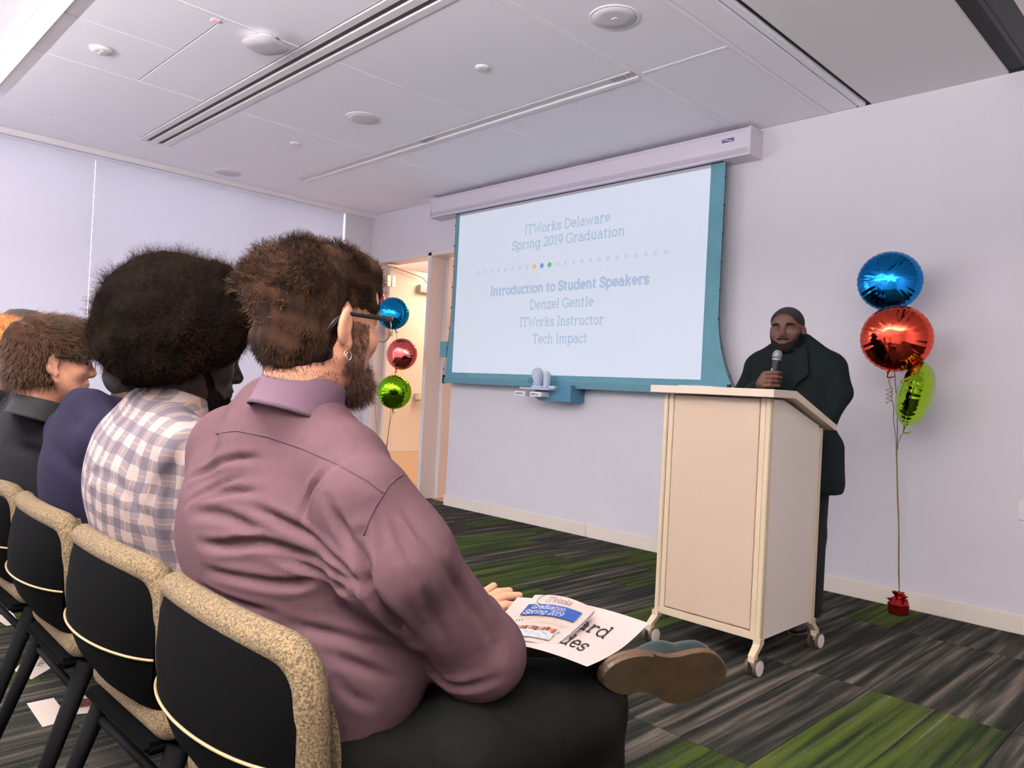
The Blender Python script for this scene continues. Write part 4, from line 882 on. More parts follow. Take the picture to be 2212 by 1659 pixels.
def shoe(P0, P1, up, m, parent, w=.045, sole=None, ankle=True):
    """shoe from heel P0 to toe P1; up = direction away from the sole"""
    P0 = np.array(P0, float); P1 = np.array(P1, float); f = P1-P0; L = np.linalg.norm(f); f /= L; up = np.array(up, float); up -= f*(up@f); up /= np.linalg.norm(up); r = np.cross(f, up)
    Q = lambda a, b, c: P0+f*a*L+r*b+up*c; lo = np.minimum(P0, P1)-.13; hi = np.maximum(P0, P1)+.13; s = SDF(lo, hi, .005)
    s.chain([Q(.14, 0, .045), Q(.42, 0, .035), Q(.72, 0, .028), Q(.90, 0, .026)], [w*.72, w*.74, w*.92, w*.66], .02, sq=(up, .8)); s.chain([Q(.14, 0, .05), Q(.18, 0, .10)], [w*.75, w*.8], .02)
    if not ankle:
        s = SDF(lo, hi, .005); s.chain([Q(.34, 0, .030), Q(.46, 0, .032), Q(.72, 0, .026), Q(.90, 0, .024)], [w*.50, w*.66, w*.86, w*.60], .02, sq=(up, .7))
    V, F = s.mesh(); n = V@up-P0@up; V = V+np.outer(np.where(n < .012, .012-n, 0), up); o = mk('shoe', relax(V, F, 1), F, m, parent, smooth=True)
    def outl(i, n=40):
        a = 2*PI*i/n; t = .5-.5*math.cos(a); wd = w*(.78-.16*math.exp(-((t-.42)/.14)**2)+.25*math.exp(-((t-.72)/.20)**2))*max(0, 1-abs(2*t-1)**3.4)**.5
        return t*1.0, wd*(1 if a < PI else -1)
    V = []; n = 40
    for c, k in ((0, .97), (.004, 1.0), (.010, 1.0), (.013, .97)):
        for i in range(n): t, b = outl(i); V.append(Q(.5+(t-.5)*k, b*k, c))
    F = [tuple(range(n))[::-1], tuple(range(3*n, 4*n))]+[(j*n+i, j*n+(i+1) % n, (j+1)*n+(i+1) % n, (j+1)*n+i) for j in range(3) for i in range(n)]
    so = fixn(mk('sole', V, F, sole or mat('sole_leather', (112, 82, 52), .55, noise=.3, scale=14), o))
    ga = [(Q(.5+(t-.5)*.97, b*.95, -.006), Q(.5+(t-.5)*.98, b*.97, .001)) for t, b in [outl((i+n//2) % n) for i in range(n)] if t < .30]
    V = [q[0] for q in ga]+[q[1] for q in ga]; k = len(ga); F = [tuple(range(k))[::-1], tuple(range(k, 2*k))]+[(i, (i+1) % k, k+(i+1) % k, k+i) for i in range(k)]
    fixn(mk('heel', V, F, mat('heel_rubber', (74, 58, 36), .6, noise=.3, scale=20), o)); return o
# =================================================== MAN IN THE PURPLE SHIRT (nearest)
H1 = at(693, 692, 1.31); M1 = hmat(H1, yaw=8, pitch=-3, roll=0, sc=1.03)
O1 = (-1.268, .71); S1 = 1.065; x, y = O1
el = at(1035, 1405, 1.30); wr = at(1035, 1330, 1.52); el2 = np.array((x-.33, y+.22, .74)); wr2 = np.array((x-.12, y+.46, .70))
M_pur = mat('purple_shirt_cotton', (86, 63, 67), .9, spec=.08, noise=.07, scale=60, bump=.25, bscale=700)
s1, t1 = seated_sdfs(O1, S1, 1.34, [([(x+.275, y-.04, S1-.098), (x+.312, y+.0, S1-.19), el, wr], [.078, .088, .070, .046]), ([(x-.235, y-.03, S1-.085), el2, wr2], [.080, .064, .045])],
    [at(1130, 1420, 1.72), at(1262, 1510, 1.52)], [at(1310, 1455, 1.68), at(1282, 1800, 1.56)], h=.005, belly=1.08)
s1.ell((x-.02, y-.030, .87), (.265, .150, .17), .05); s1.ell((x-.03, y+.03, .70), (.255, .155, .16), .05); s1.ell((x+.08, y+.04, .66), (.20, .16, .14), .05); s1.ell(at(1035, 1425, 1.30), (.062, .07, .055), .04); s1.ell((x+.04, y+.0, .55), (.19, .16, .08), .03)
s1.chain([(x+.02, y-.04, S1-.03), (H1[0], H1[1]-.035, S1+.035)], [.10, .066], .05); _X, _Y, _Z = s1._pts(tuple(slice(0, int(v)) for v in s1.n)); s1.f = np.maximum(s1.f, ((np.minimum(.537+(_Y-.674)*1.05, .585)-_Z)*.7).astype(np.float32))
V, F = s1.mesh(); V = relax(V, F, 3)
def cr(*p): return [(340+a*.5178, 800+b*.5178) for a, b in p]
CR = [(cr((75, 525), (130, 455), (230, 400), (350, 360), (450, 372)), .006, .012), (cr((75, 530), (200, 522), (330, 500), (440, 512)), .006, .012),
 (cr((40, 640), (150, 600), (250, 590), (350, 640), (450, 680)), .006, .014), (cr((50, 650), (180, 720), (300, 742), (400, 712), (500, 730), (650, 790), (790, 870), (860, 890)), .009, .013),
 (cr((400, 575), (520, 620), (620, 680), (720, 760), (800, 840), (870, 890)), .009, .012), (cr((740, 388), (690, 430), (640, 490), (620, 560), (600, 640)), .007, .010),
 (cr((700, 540), (760, 640), (800, 720), (850, 800)), .007, .013), (cr((60, 770), (200, 830), (350, 860), (500, 900), (650, 890), (830, 900)), .006, .013),
 (cr((60, 850), (180, 900), (330, 960), (480, 1010)), .006, .012), (cr((850, 690), (838, 740), (880, 830), (875, 900), (950, 1000), (1000, 1060), (1070, 1130)), .013, .014),
 (cr((720, 1190), (850, 1230), (980, 1300)), .006, .014), (cr((750, 1300), (830, 1380), (900, 1400)), .006, .014), (cr((560, 1060), (750, 1100), (900, 1150), (1000, 1180)), .006, .014),
 (cr((1000, 540), (1090, 680), (1190, 820), (1300, 950), (1380, 1080)), .004, .014), (cr((950, 560), (1010, 680), (1080, 850), (1150, 1000), (1200, 1150)), .006, .014),
 (cr((1230, 820), (1330, 1000), (1420, 1180)), .005, .016), (cr((1090, 1180), (1150, 1290), (1270, 1320), (1400, 1290)), .008, .014), (cr((1460, 960), (1400, 1090), (1440, 1200)), .005, .014),
 (cr((780, 1520), (850, 1560), (890, 1540)), .006, .010), (cr((120, 560), (260, 470), (380, 450)), .004, .010), (cr((430, 760), (560, 790), (700, 860), (820, 940)), .006, .012), (cr((900, 560), (930, 650), (1000, 780)), .005, .012)]
V, bv1 = wrinkle(V, F, [(p_, a_*1.5, w_*.72) for p_, a_, w_ in CR])
for ax_, sc_, am in ((0, 38, .0012), (1, 31, .0012)): V = V+vnorm(V, F)*(am*np.sin(V[:, 2]*sc_+V[:, 0]*22+2*np.sin(V[:, 1]*14)+ax_))[:, None]
p1parts = []
hs = SDF(at(1040, 1320, 1.58)-.14, at(1080, 1300, 1.6)+.14, .003)
hs.ell(at(1048, 1318, 1.585), (.040, .038, .022), .02); hs.chain([at(1048, 1320, 1.58), wr], [.028, .030], .02)
for q in ([(1052, 1296, 1.62), (1075, 1281, 1.645), (1100, 1277, 1.66)], [(1056, 1304, 1.60), (1090, 1289, 1.625), (1121, 1287, 1.64)], [(1056, 1318, 1.575), (1090, 1308, 1.58), (1121, 1309, 1.585)], [(1050, 1332, 1.555), (1080, 1330, 1.55), (1104, 1331, 1.55)], [(1040, 1315, 1.60), (1048, 1280, 1.66), (1066, 1266, 1.68)]):
    hs.chain([at(*v) for v in q], [.0115, .010, .0085], .004)
p1parts.append(hs.mesh())
bs = SDF((x-.3, y-.2, .45), (x+.3, y+.25, S1+.16), .010); bs.ell((x, y+.03, .75), (.16, .12, .28), .03); bs.chain([(x+.03, y+.02, S1-.12), (H1[0], H1[1]-.03, H1[2]-.14)], [.06, .05], .02); p1parts.append(bs.mesh())
man1 = body('person', 'bearded man in a purple shirt and black-rimmed glasses, seated nearest the camera', (x, y, 0), p1parts, SK_L, M1, group='seated audience')
shirt1 = mk('shirt', V, F, M_pur, man1, smooth=True)
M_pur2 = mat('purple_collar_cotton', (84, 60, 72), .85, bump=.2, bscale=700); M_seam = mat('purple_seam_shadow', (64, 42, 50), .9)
collar((H1[0]+.002, H1[1]-.036), 1.098, .0615, M_pur2, man1, tilt=16, hh=.056, flare=.003)
bvs = BVHTree.FromPolygons([tuple(v) for v in V], [tuple(q) for q in F.tolist()])
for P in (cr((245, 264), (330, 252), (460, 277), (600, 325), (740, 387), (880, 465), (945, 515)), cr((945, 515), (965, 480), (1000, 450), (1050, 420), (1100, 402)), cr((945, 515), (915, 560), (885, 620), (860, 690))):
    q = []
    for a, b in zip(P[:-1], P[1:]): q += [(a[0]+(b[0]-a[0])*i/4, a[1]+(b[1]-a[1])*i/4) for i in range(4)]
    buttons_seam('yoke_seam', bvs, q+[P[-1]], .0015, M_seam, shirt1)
M_tr = mat('charcoal_trousers', (17, 18, 15), .9, spec=.1, noise=.2, scale=80, bump=.2, bscale=500)
t1.ell(at(1120, 1540, 1.46), (.12, .12, .075), .05); t1.ell((x+.06, y+.05, .53), (.245, .185, .105), .04); t1.chain([at(1000, 1620, 1.28), at(1250, 1540, 1.48)], [.095, .080], .04); t1.chain([at(1262, 1540, 1.50), at(1282, 1800, 1.54)], [.070, .062], .03)
VT, FT = t1.mesh(); VT = relax(VT, FT, 3); VT, _ = wrinkle(VT, FT, [([(1000, 1500), (1080, 1560), (1180, 1640)], .006, .014), ([(1150, 1450), (1200, 1540), (1220, 1640)], .005, .014), ([(920, 1520), (980, 1600), (1000, 1650)], .006, .014)])
mk('trousers', VT, FT, M_tr, man1, smooth=True)
M_shoe = mat('black_leather', (30, 40, 40), .35); M_sole = mat('worn_brown_sole', (82, 60, 37), .6, noise=.35, scale=14, dark=(56, 38, 25))
sh = shoe(at(1300, 1448, 1.41), at(1566, 1472, 1.64), CAMR[2]*1.0+np.array((0, 0, .22)), M_shoe, man1, w=.070, sole=M_sole, ankle=False)
sh2 = shoe((-.93, 1.14, .0), (-.88, 1.44, .0), (0, 0, 1), M_shoe, man1, w=.05)
# hair
VC, FC = cap(.005, nape=-.135, extra=[((0, .0, .088), (.064, .095, .036)), ((.0, .072, .090), (.046, .030, .032)), ((-.025, -.098, .048), (.050, .034, .048))], noise=.003, fringe=.0)
M_hb = mat('brown_hair', (52, 33, 21), .85, noise=.5, scale=40, spec=.08, stretch=(1, 1, .3), dark=(26, 17, 12)); M_hb2 = mat('brown_hair_strands', (72, 45, 27), .6, noise=.55, scale=24, dark=(26, 17, 12), spec=.15)
hr = mk('hair', xf(M1, VC), FC, M_hb, man1, smooth=True)
rg = np.random.default_rng(3)
P, D = sample(VC, FC, 9000, lambda C: C[:, 2] > .035, rg); Fl = D*.55+np.array([-.1, -.25, .45])+.5*np.stack([np.sin(P[:, 1]*60), np.cos(P[:, 0]*55), np.sin(P[:, 0]*40+P[:, 1]*30)], 1)*.6
strands('hair_strands', P-D*.004, Fl, rg.uniform(.010, .026, len(P)), M_hb2, hr, seg=7, r=.00055, curl=.0026, turns=1.1, jit=.10, M=M1, rg=rg, bend=lambda p: np.stack([np.sin(p[:, 1]*70), -.6+0*p[:, 0], -.5+np.cos(p[:, 0]*60)], 1))
P, D = sample(VC, FC, 9000, lambda C: C[:, 2] <= .045, rg)
strands('hair_strands', P-D*.002, D*.32+np.array([0, -.05, -1.]), rg.uniform(.006, .012, len(P)), M_hb2, hr, seg=4, r=.0005, jit=.16, M=M1, rg=rg)
P, D = sample(VC, FC, 60, lambda C: (C[:, 1] < -.09) & (C[:, 2] > -.02) & (C[:, 2] < .06), rg)
strands('flyaway_strands', P-D*.002, D*1.0+np.array([-.3, -.4, -.25]), rg.uniform(.012, .026, len(P)), mat('light_brown_hair', (140, 96, 60), .5), hr, seg=5, r=.0004, curl=.002, turns=1, jit=.3, M=M1, rg=rg)
# beard and cropped sides
bd = SDF((-.1, -.02, -.16), (.1, .13, -.02), .004); bd.ell((0, .050, -.092), (.054, .050, .036), .02)
for q in (-1, 1): bd.cone((q*.056, .022, -.068), (q*.028, .075, -.108), .010, .022, .02)
bd.ell((0, .078, -.114), (.028, .022, .022), .02); bd.ell((0, .118, -.066), (.032, .03, .018), .01, sub=True); bd.rbox((0, .0, -.10), (.045, .03, .08), .01, .01, sub=True); bd.noise(.002, 160, 9)
VB, FB = bd.mesh(); VB = relax(VB, FB, 1); M_be = mat('auburn_beard', (104, 66, 44), .7, noise=.5, scale=120, dark=(58, 38, 28))
br = mk('beard', xf(M1, VB), FB, M_be, man1, smooth=True); P, D = sample(VB, FB, 5200, lambda C: C[:, 0] > -.2, rg)
strands('beard_strands', P-D*.002, D*.5+np.array([0, .15, -.6]), rg.uniform(.008, .020, len(P)), M_be, br, seg=4, r=.0004, curl=.0015, turns=1, jit=.3, M=M1, rg=rg)
P, D = sample(HV, HF, 3600, lambda C: (np.abs(C[:, 0]) > .055) & (C[:, 1] > .0) & (C[:, 1] < .05) & (C[:, 2] < .0) & (C[:, 2] > -.09), rg)
strands('cheek_stubble', P, D*.5+np.array([0, .1, -.8]), rg.uniform(.004, .011, len(P)), M_be, br, seg=3, r=.0003, jit=.25, M=M1, rg=rg)
P, D = sample(HV, HF, 1800, lambda C: (C[:, 1] < .0) & (C[:, 2] < -.085) & (C[:, 2] > -.125), rg)
strands('nape_stubble', P, D*.2+np.array([0, 0, -1.]), rg.uniform(.002, .005, len(P)), M_be, hr, seg=3, r=.0003, jit=.2, M=M1, rg=rg)
def glasses(p, M, m, rim, sq=1., arm_r=.0028, full=False):
    T = lambda a, b, c: M@Vector((a, b, c)); fr = None
    g = G()
    for q in (-1, 1):
        P = [(q*(.032+.026*sx), .112-.010*abs(sx), .020) for sx in (-.8, -.3, .3, .8, 1.15)]
        g.tube([T(*v) for v in P], .0034 if not full else .003, 8)
    g.tube([T(-.010, .114, .016), T(.010, .114, .016)], .0025, 8); fr = g.mk('glasses', m, p, smooth=True)
    for q in (-1, 1):
        pts = [(q*.062, .102, .020), (q*.078, .085, .014), (q*.081, .03, .010), (q*.082, -.012, .008), (q*.080, -.034, -.006), (q*.077, -.046, -.026)]
        G().tube([T(*v) for v in pts], [.004, .0036, .0028, .0028, .0034, .003], 8, flat=(.7, 1.3)).mk('temple_arm', m, fr, smooth=True)
        o = [(q*.034+.0245*math.cos(a)*(1+.06*abs(math.sin(2*a))), .111-.006*abs(math.cos(a)), .0+.0215*math.sin(a)) for a in [2*PI*i/28 for i in range(29)]]
        G().tube([T(*v) for v in o], .0011, 6).mk('lens_rim', rim, fr, smooth=True); mk('lens', [T(*v) for v in o[:-1]], [tuple(range(28))], M_glass, fr)
glasses(man1, M1, mat('black_acetate', (22, 24, 26), .3), mat('thin_gold_rim', (212, 186, 150), .25, .9))
e = M1@Vector((.082, -.005, -.058)); rt = M1.to_3x3(); g = G()
for k_, r_ in ((0, .0085), (1, .0065)): g.tube([e+rt@Vector((.002*k_, r_*math.cos(a)*.9, r_*math.sin(a)-.002*k_)) for a in [2*PI*i/24 for i in range(25)]], .0008, 6, cap=False)
g.mk('earring', mat('silver', (226, 210, 196), .15, 1.), man1, smooth=True); eyes(man1, M1)
# =================================================== PAPERS ON HIS LAP
ps = thing('name_sheet', tuple(at(1250, 1370, 1.5)), 'large white sheet with black lettering lying on the lap under the programme', 'sheet of paper')
c0, c1, c2, c3 = at(1118, 1290, 1.59), at(1402, 1346, 1.615), at(1268, 1440, 1.345), at(1040, 1383, 1.29)
def sheet(u, v, dz=0):
    p = (c0*(1-u)+c1*u)*(1-v)+(c3*(1-u)+c2*u)*v; b = .012*math.sin(PI*u)*(1-.3*v)+.010*max(0, u-.55)*4*(v-.2)*0; n = np.array((0, 0, 1.)); ed = -.02*math.sin(PI*v)*max(0, u-.5)*2
    return tuple(p+n*(b+dz)+np.array((.0, 0, ed))*.6)
G().grid(lambda u, v: sheet(u, v), 22, 14).mk('sheet', mat('white_paper', (188, 172, 165), .7), ps)
def on_sheet(s, u0, v0, wd, ht): ss, W_ = strokes(s); return text('sheet_text', s, lambda u, v: sheet(u0+u/W_*wd, v0-v*ht-.07*(u/W_)*0, .0012), .085, mat('ink_black', (26, 22, 24), .6), ps)
on_sheet('ard', .60, .47, .24, .28); on_sheet('des', .60, .80, .22, .28)
bk = thing('programme', tuple(at(1190, 1345, 1.47)), 'folded graduation programme with a blue title band lying on the white sheet', 'booklet')
b0, b1, b2_, b3 = at(1155, 1289, 1.50), at(1286, 1322, 1.535), at(1196, 1404, 1.36), at(1072, 1388, 1.30)
b15 = at(1262, 1352, 1.46)
def prog(u, v, dz=0):
    e1 = b1*(1-v)**2+2*b15*v*(1-v)*1+b2_*v*v; e0 = b0*(1-v)+b3*v; p = e0*(1-u)+e1*u
    return tuple(p+np.array((0, 0, .010*math.sin(PI*u)*(1-v*.5)+dz)))
for k, nm in ((0, 'back_page'), (1, 'front_cover')): G().grid(lambda u, v: prog(u, v, .0035*k*1.0+.002*k*u), 16, 12).mk(nm, mat('programme_paper', (186, 170, 162), .45), bk)
def pq(name, u0, v0, u1, v1, m, dz=.0068, parent=None): return G().grid(lambda u, v: prog(u0+(u1-u0)*u, v0+(v1-v0)*v, dz+.002*(u0+(u1-u0)*u)), 8, 6).mk(name, m, parent or bk)
pq('title_band', .05, .27, .90, .52, mat('band_blue', (34, 66, 128), .4))
def ptext(s, u0, v0, wd, ht, m, st=.09): ss, W_ = strokes(s); text('cover_text', s, lambda u, v: prog(u0+u/W_*wd+v*.03, v0-v*ht, .0078+.002*(u0+u/W_*wd)), st, m, bk)
MW = mat('print_white', (214, 206, 206), .5); MK = mat('print_black', (40, 34, 34), .5); MO = mat('print_olive', (150, 132, 96), .5)
ptext('ITWorks', .27, .22, .40, .16, MK, .07); ptext('Graduation', .14, .385, .52, .125, MW, .085); ptext('Spring 2019', .08, .50, .60, .125, MW, .085); ptext('Impacting Communities', .05, .60, .62, .085, MO, .07); ptext('One Graduate at a Time', .22, .69, .66, .08, MO, .07)
G().tube([prog(.24-.13*math.sin(a)*.8, .16-.12*math.cos(a), .0078) for a in [i*PI/9 for i in range(10)]], .0006, 5).mk('logo_arc', MK, bk)
for i in range(3): G().box(np.array(prog(.08+.04*i, .64, .0076))-.0008, np.array(prog(.08+.04*i, .64, .0076))+.0008).mk('dot_mark', MK, bk)
pq('group_photo', .0, .735, .84, .95, mat('programme_photo', (206, 176, 168), .4, noise=.4, scale=90, dark=(110, 160, 170)))
rr = random.Random(2)
for i in range(13): pq('photo_face', .06+.058*i, .735+.03*rr.random(), .06+.058*i+.05, .80+.03*rr.random(), mat('photo_head_%d' % (i % 3), [(120, 64, 44), (86, 44, 32), (168, 98, 66)][i % 3], .5), .0074)
# =================================================== AFRO, PLAID SHIRT
H2 = at(418, 770, 1.78); M2 = hmat(H2, yaw=-6, pitch=-8)
O2 = (-1.83, .69); S2 = 1.03; x, y = O2
def plaid():
    m = bpy.data.materials.new('plaid_cotton'); m.use_nodes = True; nt = m.node_tree; b = nt.nodes['Principled BSDF']; N = nt.nodes.new; L = nt.links.new; b.inputs['Roughness'].default_value = .85
    tc = N('ShaderNodeTexCoord'); mp = N('ShaderNodeMapping'); mp.inputs['Rotation'].default_value = (0, math.radians(-8), 0); mp.inputs['Scale'].default_value = (1/.046, 1/.046, 1/.050); L(tc.outputs['Object'], mp.inputs[0])
    nz = N('ShaderNodeTexNoise'); nz.inputs['Scale'].default_value = 7; L(tc.outputs['Object'], nz.inputs[0]); ad = N('ShaderNodeVectorMath'); ad.operation = 'MULTIPLY_ADD'; ad.inputs[1].default_value = (.9, .9, .9); L(nz.outputs['Color'], ad.inputs[0]); L(mp.outputs[0], ad.inputs[2])
    sp = N('ShaderNodeSeparateXYZ'); L(ad.outputs[0], sp.inputs[0])
    def band(src, off, wd):
        a = N('ShaderNodeMath'); a.operation = 'ADD'; a.inputs[1].default_value = off; L(src, a.inputs[0]); f = N('ShaderNodeMath'); f.operation = 'FRACT'; L(a.outputs[0], f.inputs[0]); c = N('ShaderNodeMath'); c.operation = 'LESS_THAN'; c.inputs[1].default_value = wd; L(f.outputs[0], c.inputs[0]); return c.outputs[0]
    def mix(fac, a, col, k):
        x_ = N('ShaderNodeMix'); x_.data_type = 'RGBA'; mu = N('ShaderNodeMath'); mu.operation = 'MULTIPLY'; mu.inputs[1].default_value = k; L(fac, mu.inputs[0]); L(mu.outputs[0], x_.inputs[0])
        if isinstance(a, tuple): x_.inputs[6].default_value = (*lin(a), 1)
        else: L(a, x_.inputs[6])
        x_.inputs[7].default_value = (*lin(col), 1); return x_.outputs[2]
    c = mix(band(sp.outputs[0], 0, .48), (150, 134, 130), (62, 55, 68), .62); c = mix(band(sp.outputs[2], .2, .46), c, (60, 54, 66), .60); c = mix(band(sp.outputs[0], .30, .04), c, (176, 136, 110), .6); c = mix(band(sp.outputs[2], .50, .04), c, (176, 136, 110), .5)
    L(c, b.inputs['Base Color']); return m
M_pl = plaid()
s2, t2 = seated_sdfs(O2, S2, 1.08, [([(x+.185, y+.01, S2-.075), (x+.235, y+.16, .80), (x+.16, y+.42, .70)], [.072, .058, .042]), ([(x-.19, y, S2-.075), (x-.235, y+.14, .78), (x-.14, y+.42, .70)], [.074, .060, .042])],
    [(x-.13, y+.50, .50), (x+.13, y+.50, .50)], [(x-.14, y+.52, .10), (x+.13, y+.52, .10)], h=.008)
s2.ell((x-.03, y-.035, .90), (.215, .125, .17), .05); s2.ell((x-.04, y+.02, .72), (.21, .145, .15), .05)
V, F = s2.mesh(); V = relax(V, F, 3)
V, _ = wrinkle(V, F, [([(180, 1040), (240, 1000), (300, 1090), (330, 1150)], .006, .014), ([(400, 960), (370, 1020), (350, 1090), (380, 1140)], .010, .016), ([(230, 960), (210, 1060), (200, 1130)], .004, .014), ([(300, 960), (290, 1060), (280, 1150)], .004, .012), ([(360, 1000), (320, 1080), (330, 1160)], .006, .012), ([(160, 1060), (200, 1020), (240, 930)], .005, .012)])
bs = SDF((x-.3, y-.2, .45), (x+.3, y+.6, S2+.16), .010); bs.ell((x, y+.03, .75), (.14, .10, .26), .03); bs.chain([(x, y+.02, S2-.12), (H2[0], H2[1]-.03, H2[2]-.14)], [.06, .05], .02)
def lap_hands(bs, x, y, z=.685):
    for q in (-1, 1):
        bs.ell((x+q*.12, y+.47, z), (.036, .042, .018), .015); bs.cone((x+q*.14, y+.42, z+.01), (x+q*.12, y+.46, z), .026, .026, .015)
        for i in range(4): bs.chain([(x+q*(.12+.018*(i-1.5)), y+.49, z), (x+q*(.115+.018*(i-1.5)), y+.53, z+.006), (x+q*(.11+.017*(i-1.5)), y+.565-abs(i-1.5)*.006, z-.006)], [.0095, .0095, .008], .004)
        bs.chain([(x+q*.09, y+.46, z), (x+q*.075, y+.49, z), (x+q*.07, y+.515, z-.004)], [.012, .010, .0085], .006)
hb = SDF((x-.24, y+.38, .62), (x+.24, y+.62, .75), .004); lap_hands(hb, x, y)
man2 = body('person', 'man with a large round afro in a grey and white plaid shirt', (x, y, 0), [bs.mesh(), hb.mesh()], SK_DD, M2, group='seated audience')
mk('shirt', V, F, M_pl, man2, smooth=True); collar((H2[0]-.004, H2[1]-.036), S2+.027, .066, M_pl, man2, tilt=18, hh=.048, flare=.005)
VT, FT = t2.mesh(); mk('trousers', relax(VT, FT, 2), FT, M_tr, man2, smooth=True)
for q in (-.13, .13): shoe((x+q, y+.46, 0), (x+q*1.1, y+.75, 0), (0, 0, 1), M_shoe, man2)
M_af = mat('afro_hair', (22, 17, 13), 1., noise=.6, scale=90, spec=.03, dark=(12, 10, 9)); M_af2 = mat('afro_strands', (58, 38, 23), .85, noise=.5, scale=12, dark=(18, 13, 10), spec=.08)
af = SDF((-.23, -.31, -.16), (.23, .15, .27), .006); af.ell((0, -.055, .075), (.160, .165, .148), 0); af.ell((0, -.10, .012), (.13, .115, .098), .04); af.ell((0, .03, .12), (.12, .09, .10), .04)
af.ell((0, .125, -.045), (.085, .085, .10), .02, sub=True); af.rbox((0, .09, -.14), (.2, .08, .11), .02, .02, sub=True); af.noise(.004, 60, 4); af.noise(.003, 140, 5)
VA, FA = af.mesh(); af_o = mk('hair', xf(M2, VA), FA, M_af, man2, smooth=True)
rg = np.random.default_rng(8); P, D = sample(VA, FA, 26000, lambda C: C[:, 0] > -9, rg)
strands('hair_strands', P-D*.006, D*1.0, rg.uniform(.008, .022, len(P))*(1+.9*np.clip(np.sin(P[:, 0]*45)*np.sin(P[:, 1]*41+1)*np.sin(P[:, 2]*43+2)*2.5, 0, 1)), M_af2, af_o, seg=6, r=.00036, curl=.0024, turns=2.2, jit=.35, M=M2, rg=rg)
P, D = sample(VA, FA, 700, lambda C: (C[:, 2] > .17) & (C[:, 1] > -.12), rg)
strands('flyaway_strands', P-D*.004, D+np.array([0, 0, .3]), rg.uniform(.02, .045, len(P)), M_af2, af_o, seg=9, r=.0003, curl=.004, turns=3, jit=.3, M=M2, rg=rg)
bd = SDF((-.09, .0, -.155), (.09, .13, -.03), .004); bd.ell((0, .055, -.098), (.052, .048, .030), .02); bd.ell((0, .08, -.115), (.028, .024, .020), .02)
for q in (-1, 1): bd.cone((q*.066, .005, -.02), (q*.045, .05, -.095), .010, .018, .02)
bd.rbox((0, .01, -.10), (.04, .03, .06), .01, .01, sub=True); bd.noise(.0015, 170, 2); VB, FB = bd.mesh(); br = mk('beard', xf(M2, VB), FB, M_af, man2, smooth=True)
P, D = sample(VB, FB, 4000, lambda C: C[:, 0] > -9, rg); strands('beard_strands', P-D*.002, D, rg.uniform(.003, .009, len(P)), M_af, br, seg=4, r=.00035, curl=.0012, turns=1.5, jit=.35, M=M2, rg=rg); eyes(man2, M2)
# =================================================== OTHERS IN THE ROW
def sitter(label, H, yaw, pitch, O, S, w, skinm, shirtm, hairm, hairc, capargs, strand=None, extra_crease=(), colr=.070, coat=None):
    x, y = O; M = hmat(H, yaw=yaw, pitch=pitch)
    s, t = seated_sdfs(O, S, w, [([(x+.19*w, y+.0, S-.075), (x+.245*w, y+.14, .80), (x+.15, y+.42, .70)], [.072, .060, .042]), ([(x-.19*w, y, S-.075), (x-.245*w, y+.14, .80), (x-.15, y+.42, .70)], [.072, .060, .042])],
        [(x-.13, y+.50, .50), (x+.13, y+.50, .50)], [(x-.14, y+.52, .10), (x+.13, y+.52, .10)], h=.011)
    s.chain([(x, y-.02, S-.03), (H[0], H[1]-.038, H[2]-.15)], [.088, .064], .04)
    V, F = s.mesh(); V = relax(V, F, 2)
    if extra_crease: V, _ = wrinkle(V, F, extra_crease)
    bs = SDF((x-.26, y-.18, .5), (x+.26, y+.25, S+.16), .012); bs.ell((x, y+.03, .75), (.14, .10, .25), .03); bs.chain([(x, y+.02, S-.12), (H[0], H[1]-.03, H[2]-.14)], [.06, .05], .02)
    hb = SDF((x-.24, y+.38, .62), (x+.24, y+.62, .75), .005); lap_hands(hb, x, y)
    p = body('person', label, (x, y, 0), [bs.mesh(), hb.mesh()], skinm, M, group='seated audience'); mk('shirt', V, F, shirtm, p, smooth=True)
    collar((H[0], H[1]-.036), H[2]-.168, .060, coat or shirtm, p, tilt=14, hh=.050, flare=.004); VT, FT = t.mesh(); mk('trousers', relax(VT, FT, 1), FT, M_tr, p, smooth=True)
    for q in (-.13, .13): shoe((x+q, y+.46, 0), (x+q*1.1, y+.75, 0), (0, 0, 1), M_shoe, p)
    VC, FC = cap(**capargs); h_ = mk('hair', xf(M, VC), FC, hairm, p, smooth=True); eyes(p, M)
    if strand:
        n, l0, l1, fl, mm_ = strand; rg = np.random.default_rng(n); P, D = sample(VC, FC, n, lambda C: C[:, 0] > -9, rg); tz = np.clip((P[:, 2]-.02)/.08, 0, 1)[:, None]
        strands('hair_strands', P-D*.003, D*.5+tz*np.array(fl)+(1-tz)*np.array([0, -.1, -1.]), rg.uniform(l0, l1, n), mm_, h_, seg=5, r=.0007, curl=.002, turns=1, jit=.2, M=M, rg=rg)
    return p, M
M_navy = mat('navy_shirt_cotton', (30, 26, 44), .85, spec=.1, noise=.1, scale=30, bump=.2, bscale=400); M_grey = mat('dark_grey_shirt', (30, 30, 34), .85, spec=.1, noise=.1, scale=30, bump=.2, bscale=400); M_blk = mat('black_knit', (22, 21, 22), .85); M_lt = mat('white_cotton', (214, 206, 214), .85)
p3, _ = sitter('person in a navy shirt whose head is hidden behind the afro', at(318, 790, 2.25), -4, -2, (-2.33, .69), 1.01, 1.05, SK_D, M_navy, mat('black_short_hair', (24, 20, 18), .8), None, dict(thick=.006, nape=-.09, noise=.001),
    extra_crease=[([(110, 960), (150, 1000), (200, 1040)], .006, .02), ([(150, 900), (200, 930), (240, 960)], .006, .016)])
M_bh = mat('brown_wavy_hair', (58, 37, 23), .85, noise=.5, scale=30, dark=(34, 22, 15), spec=.08); M_bh2 = mat('brown_wavy_strands', (92, 58, 32), .5, noise=.5, scale=18, dark=(44, 28, 18))
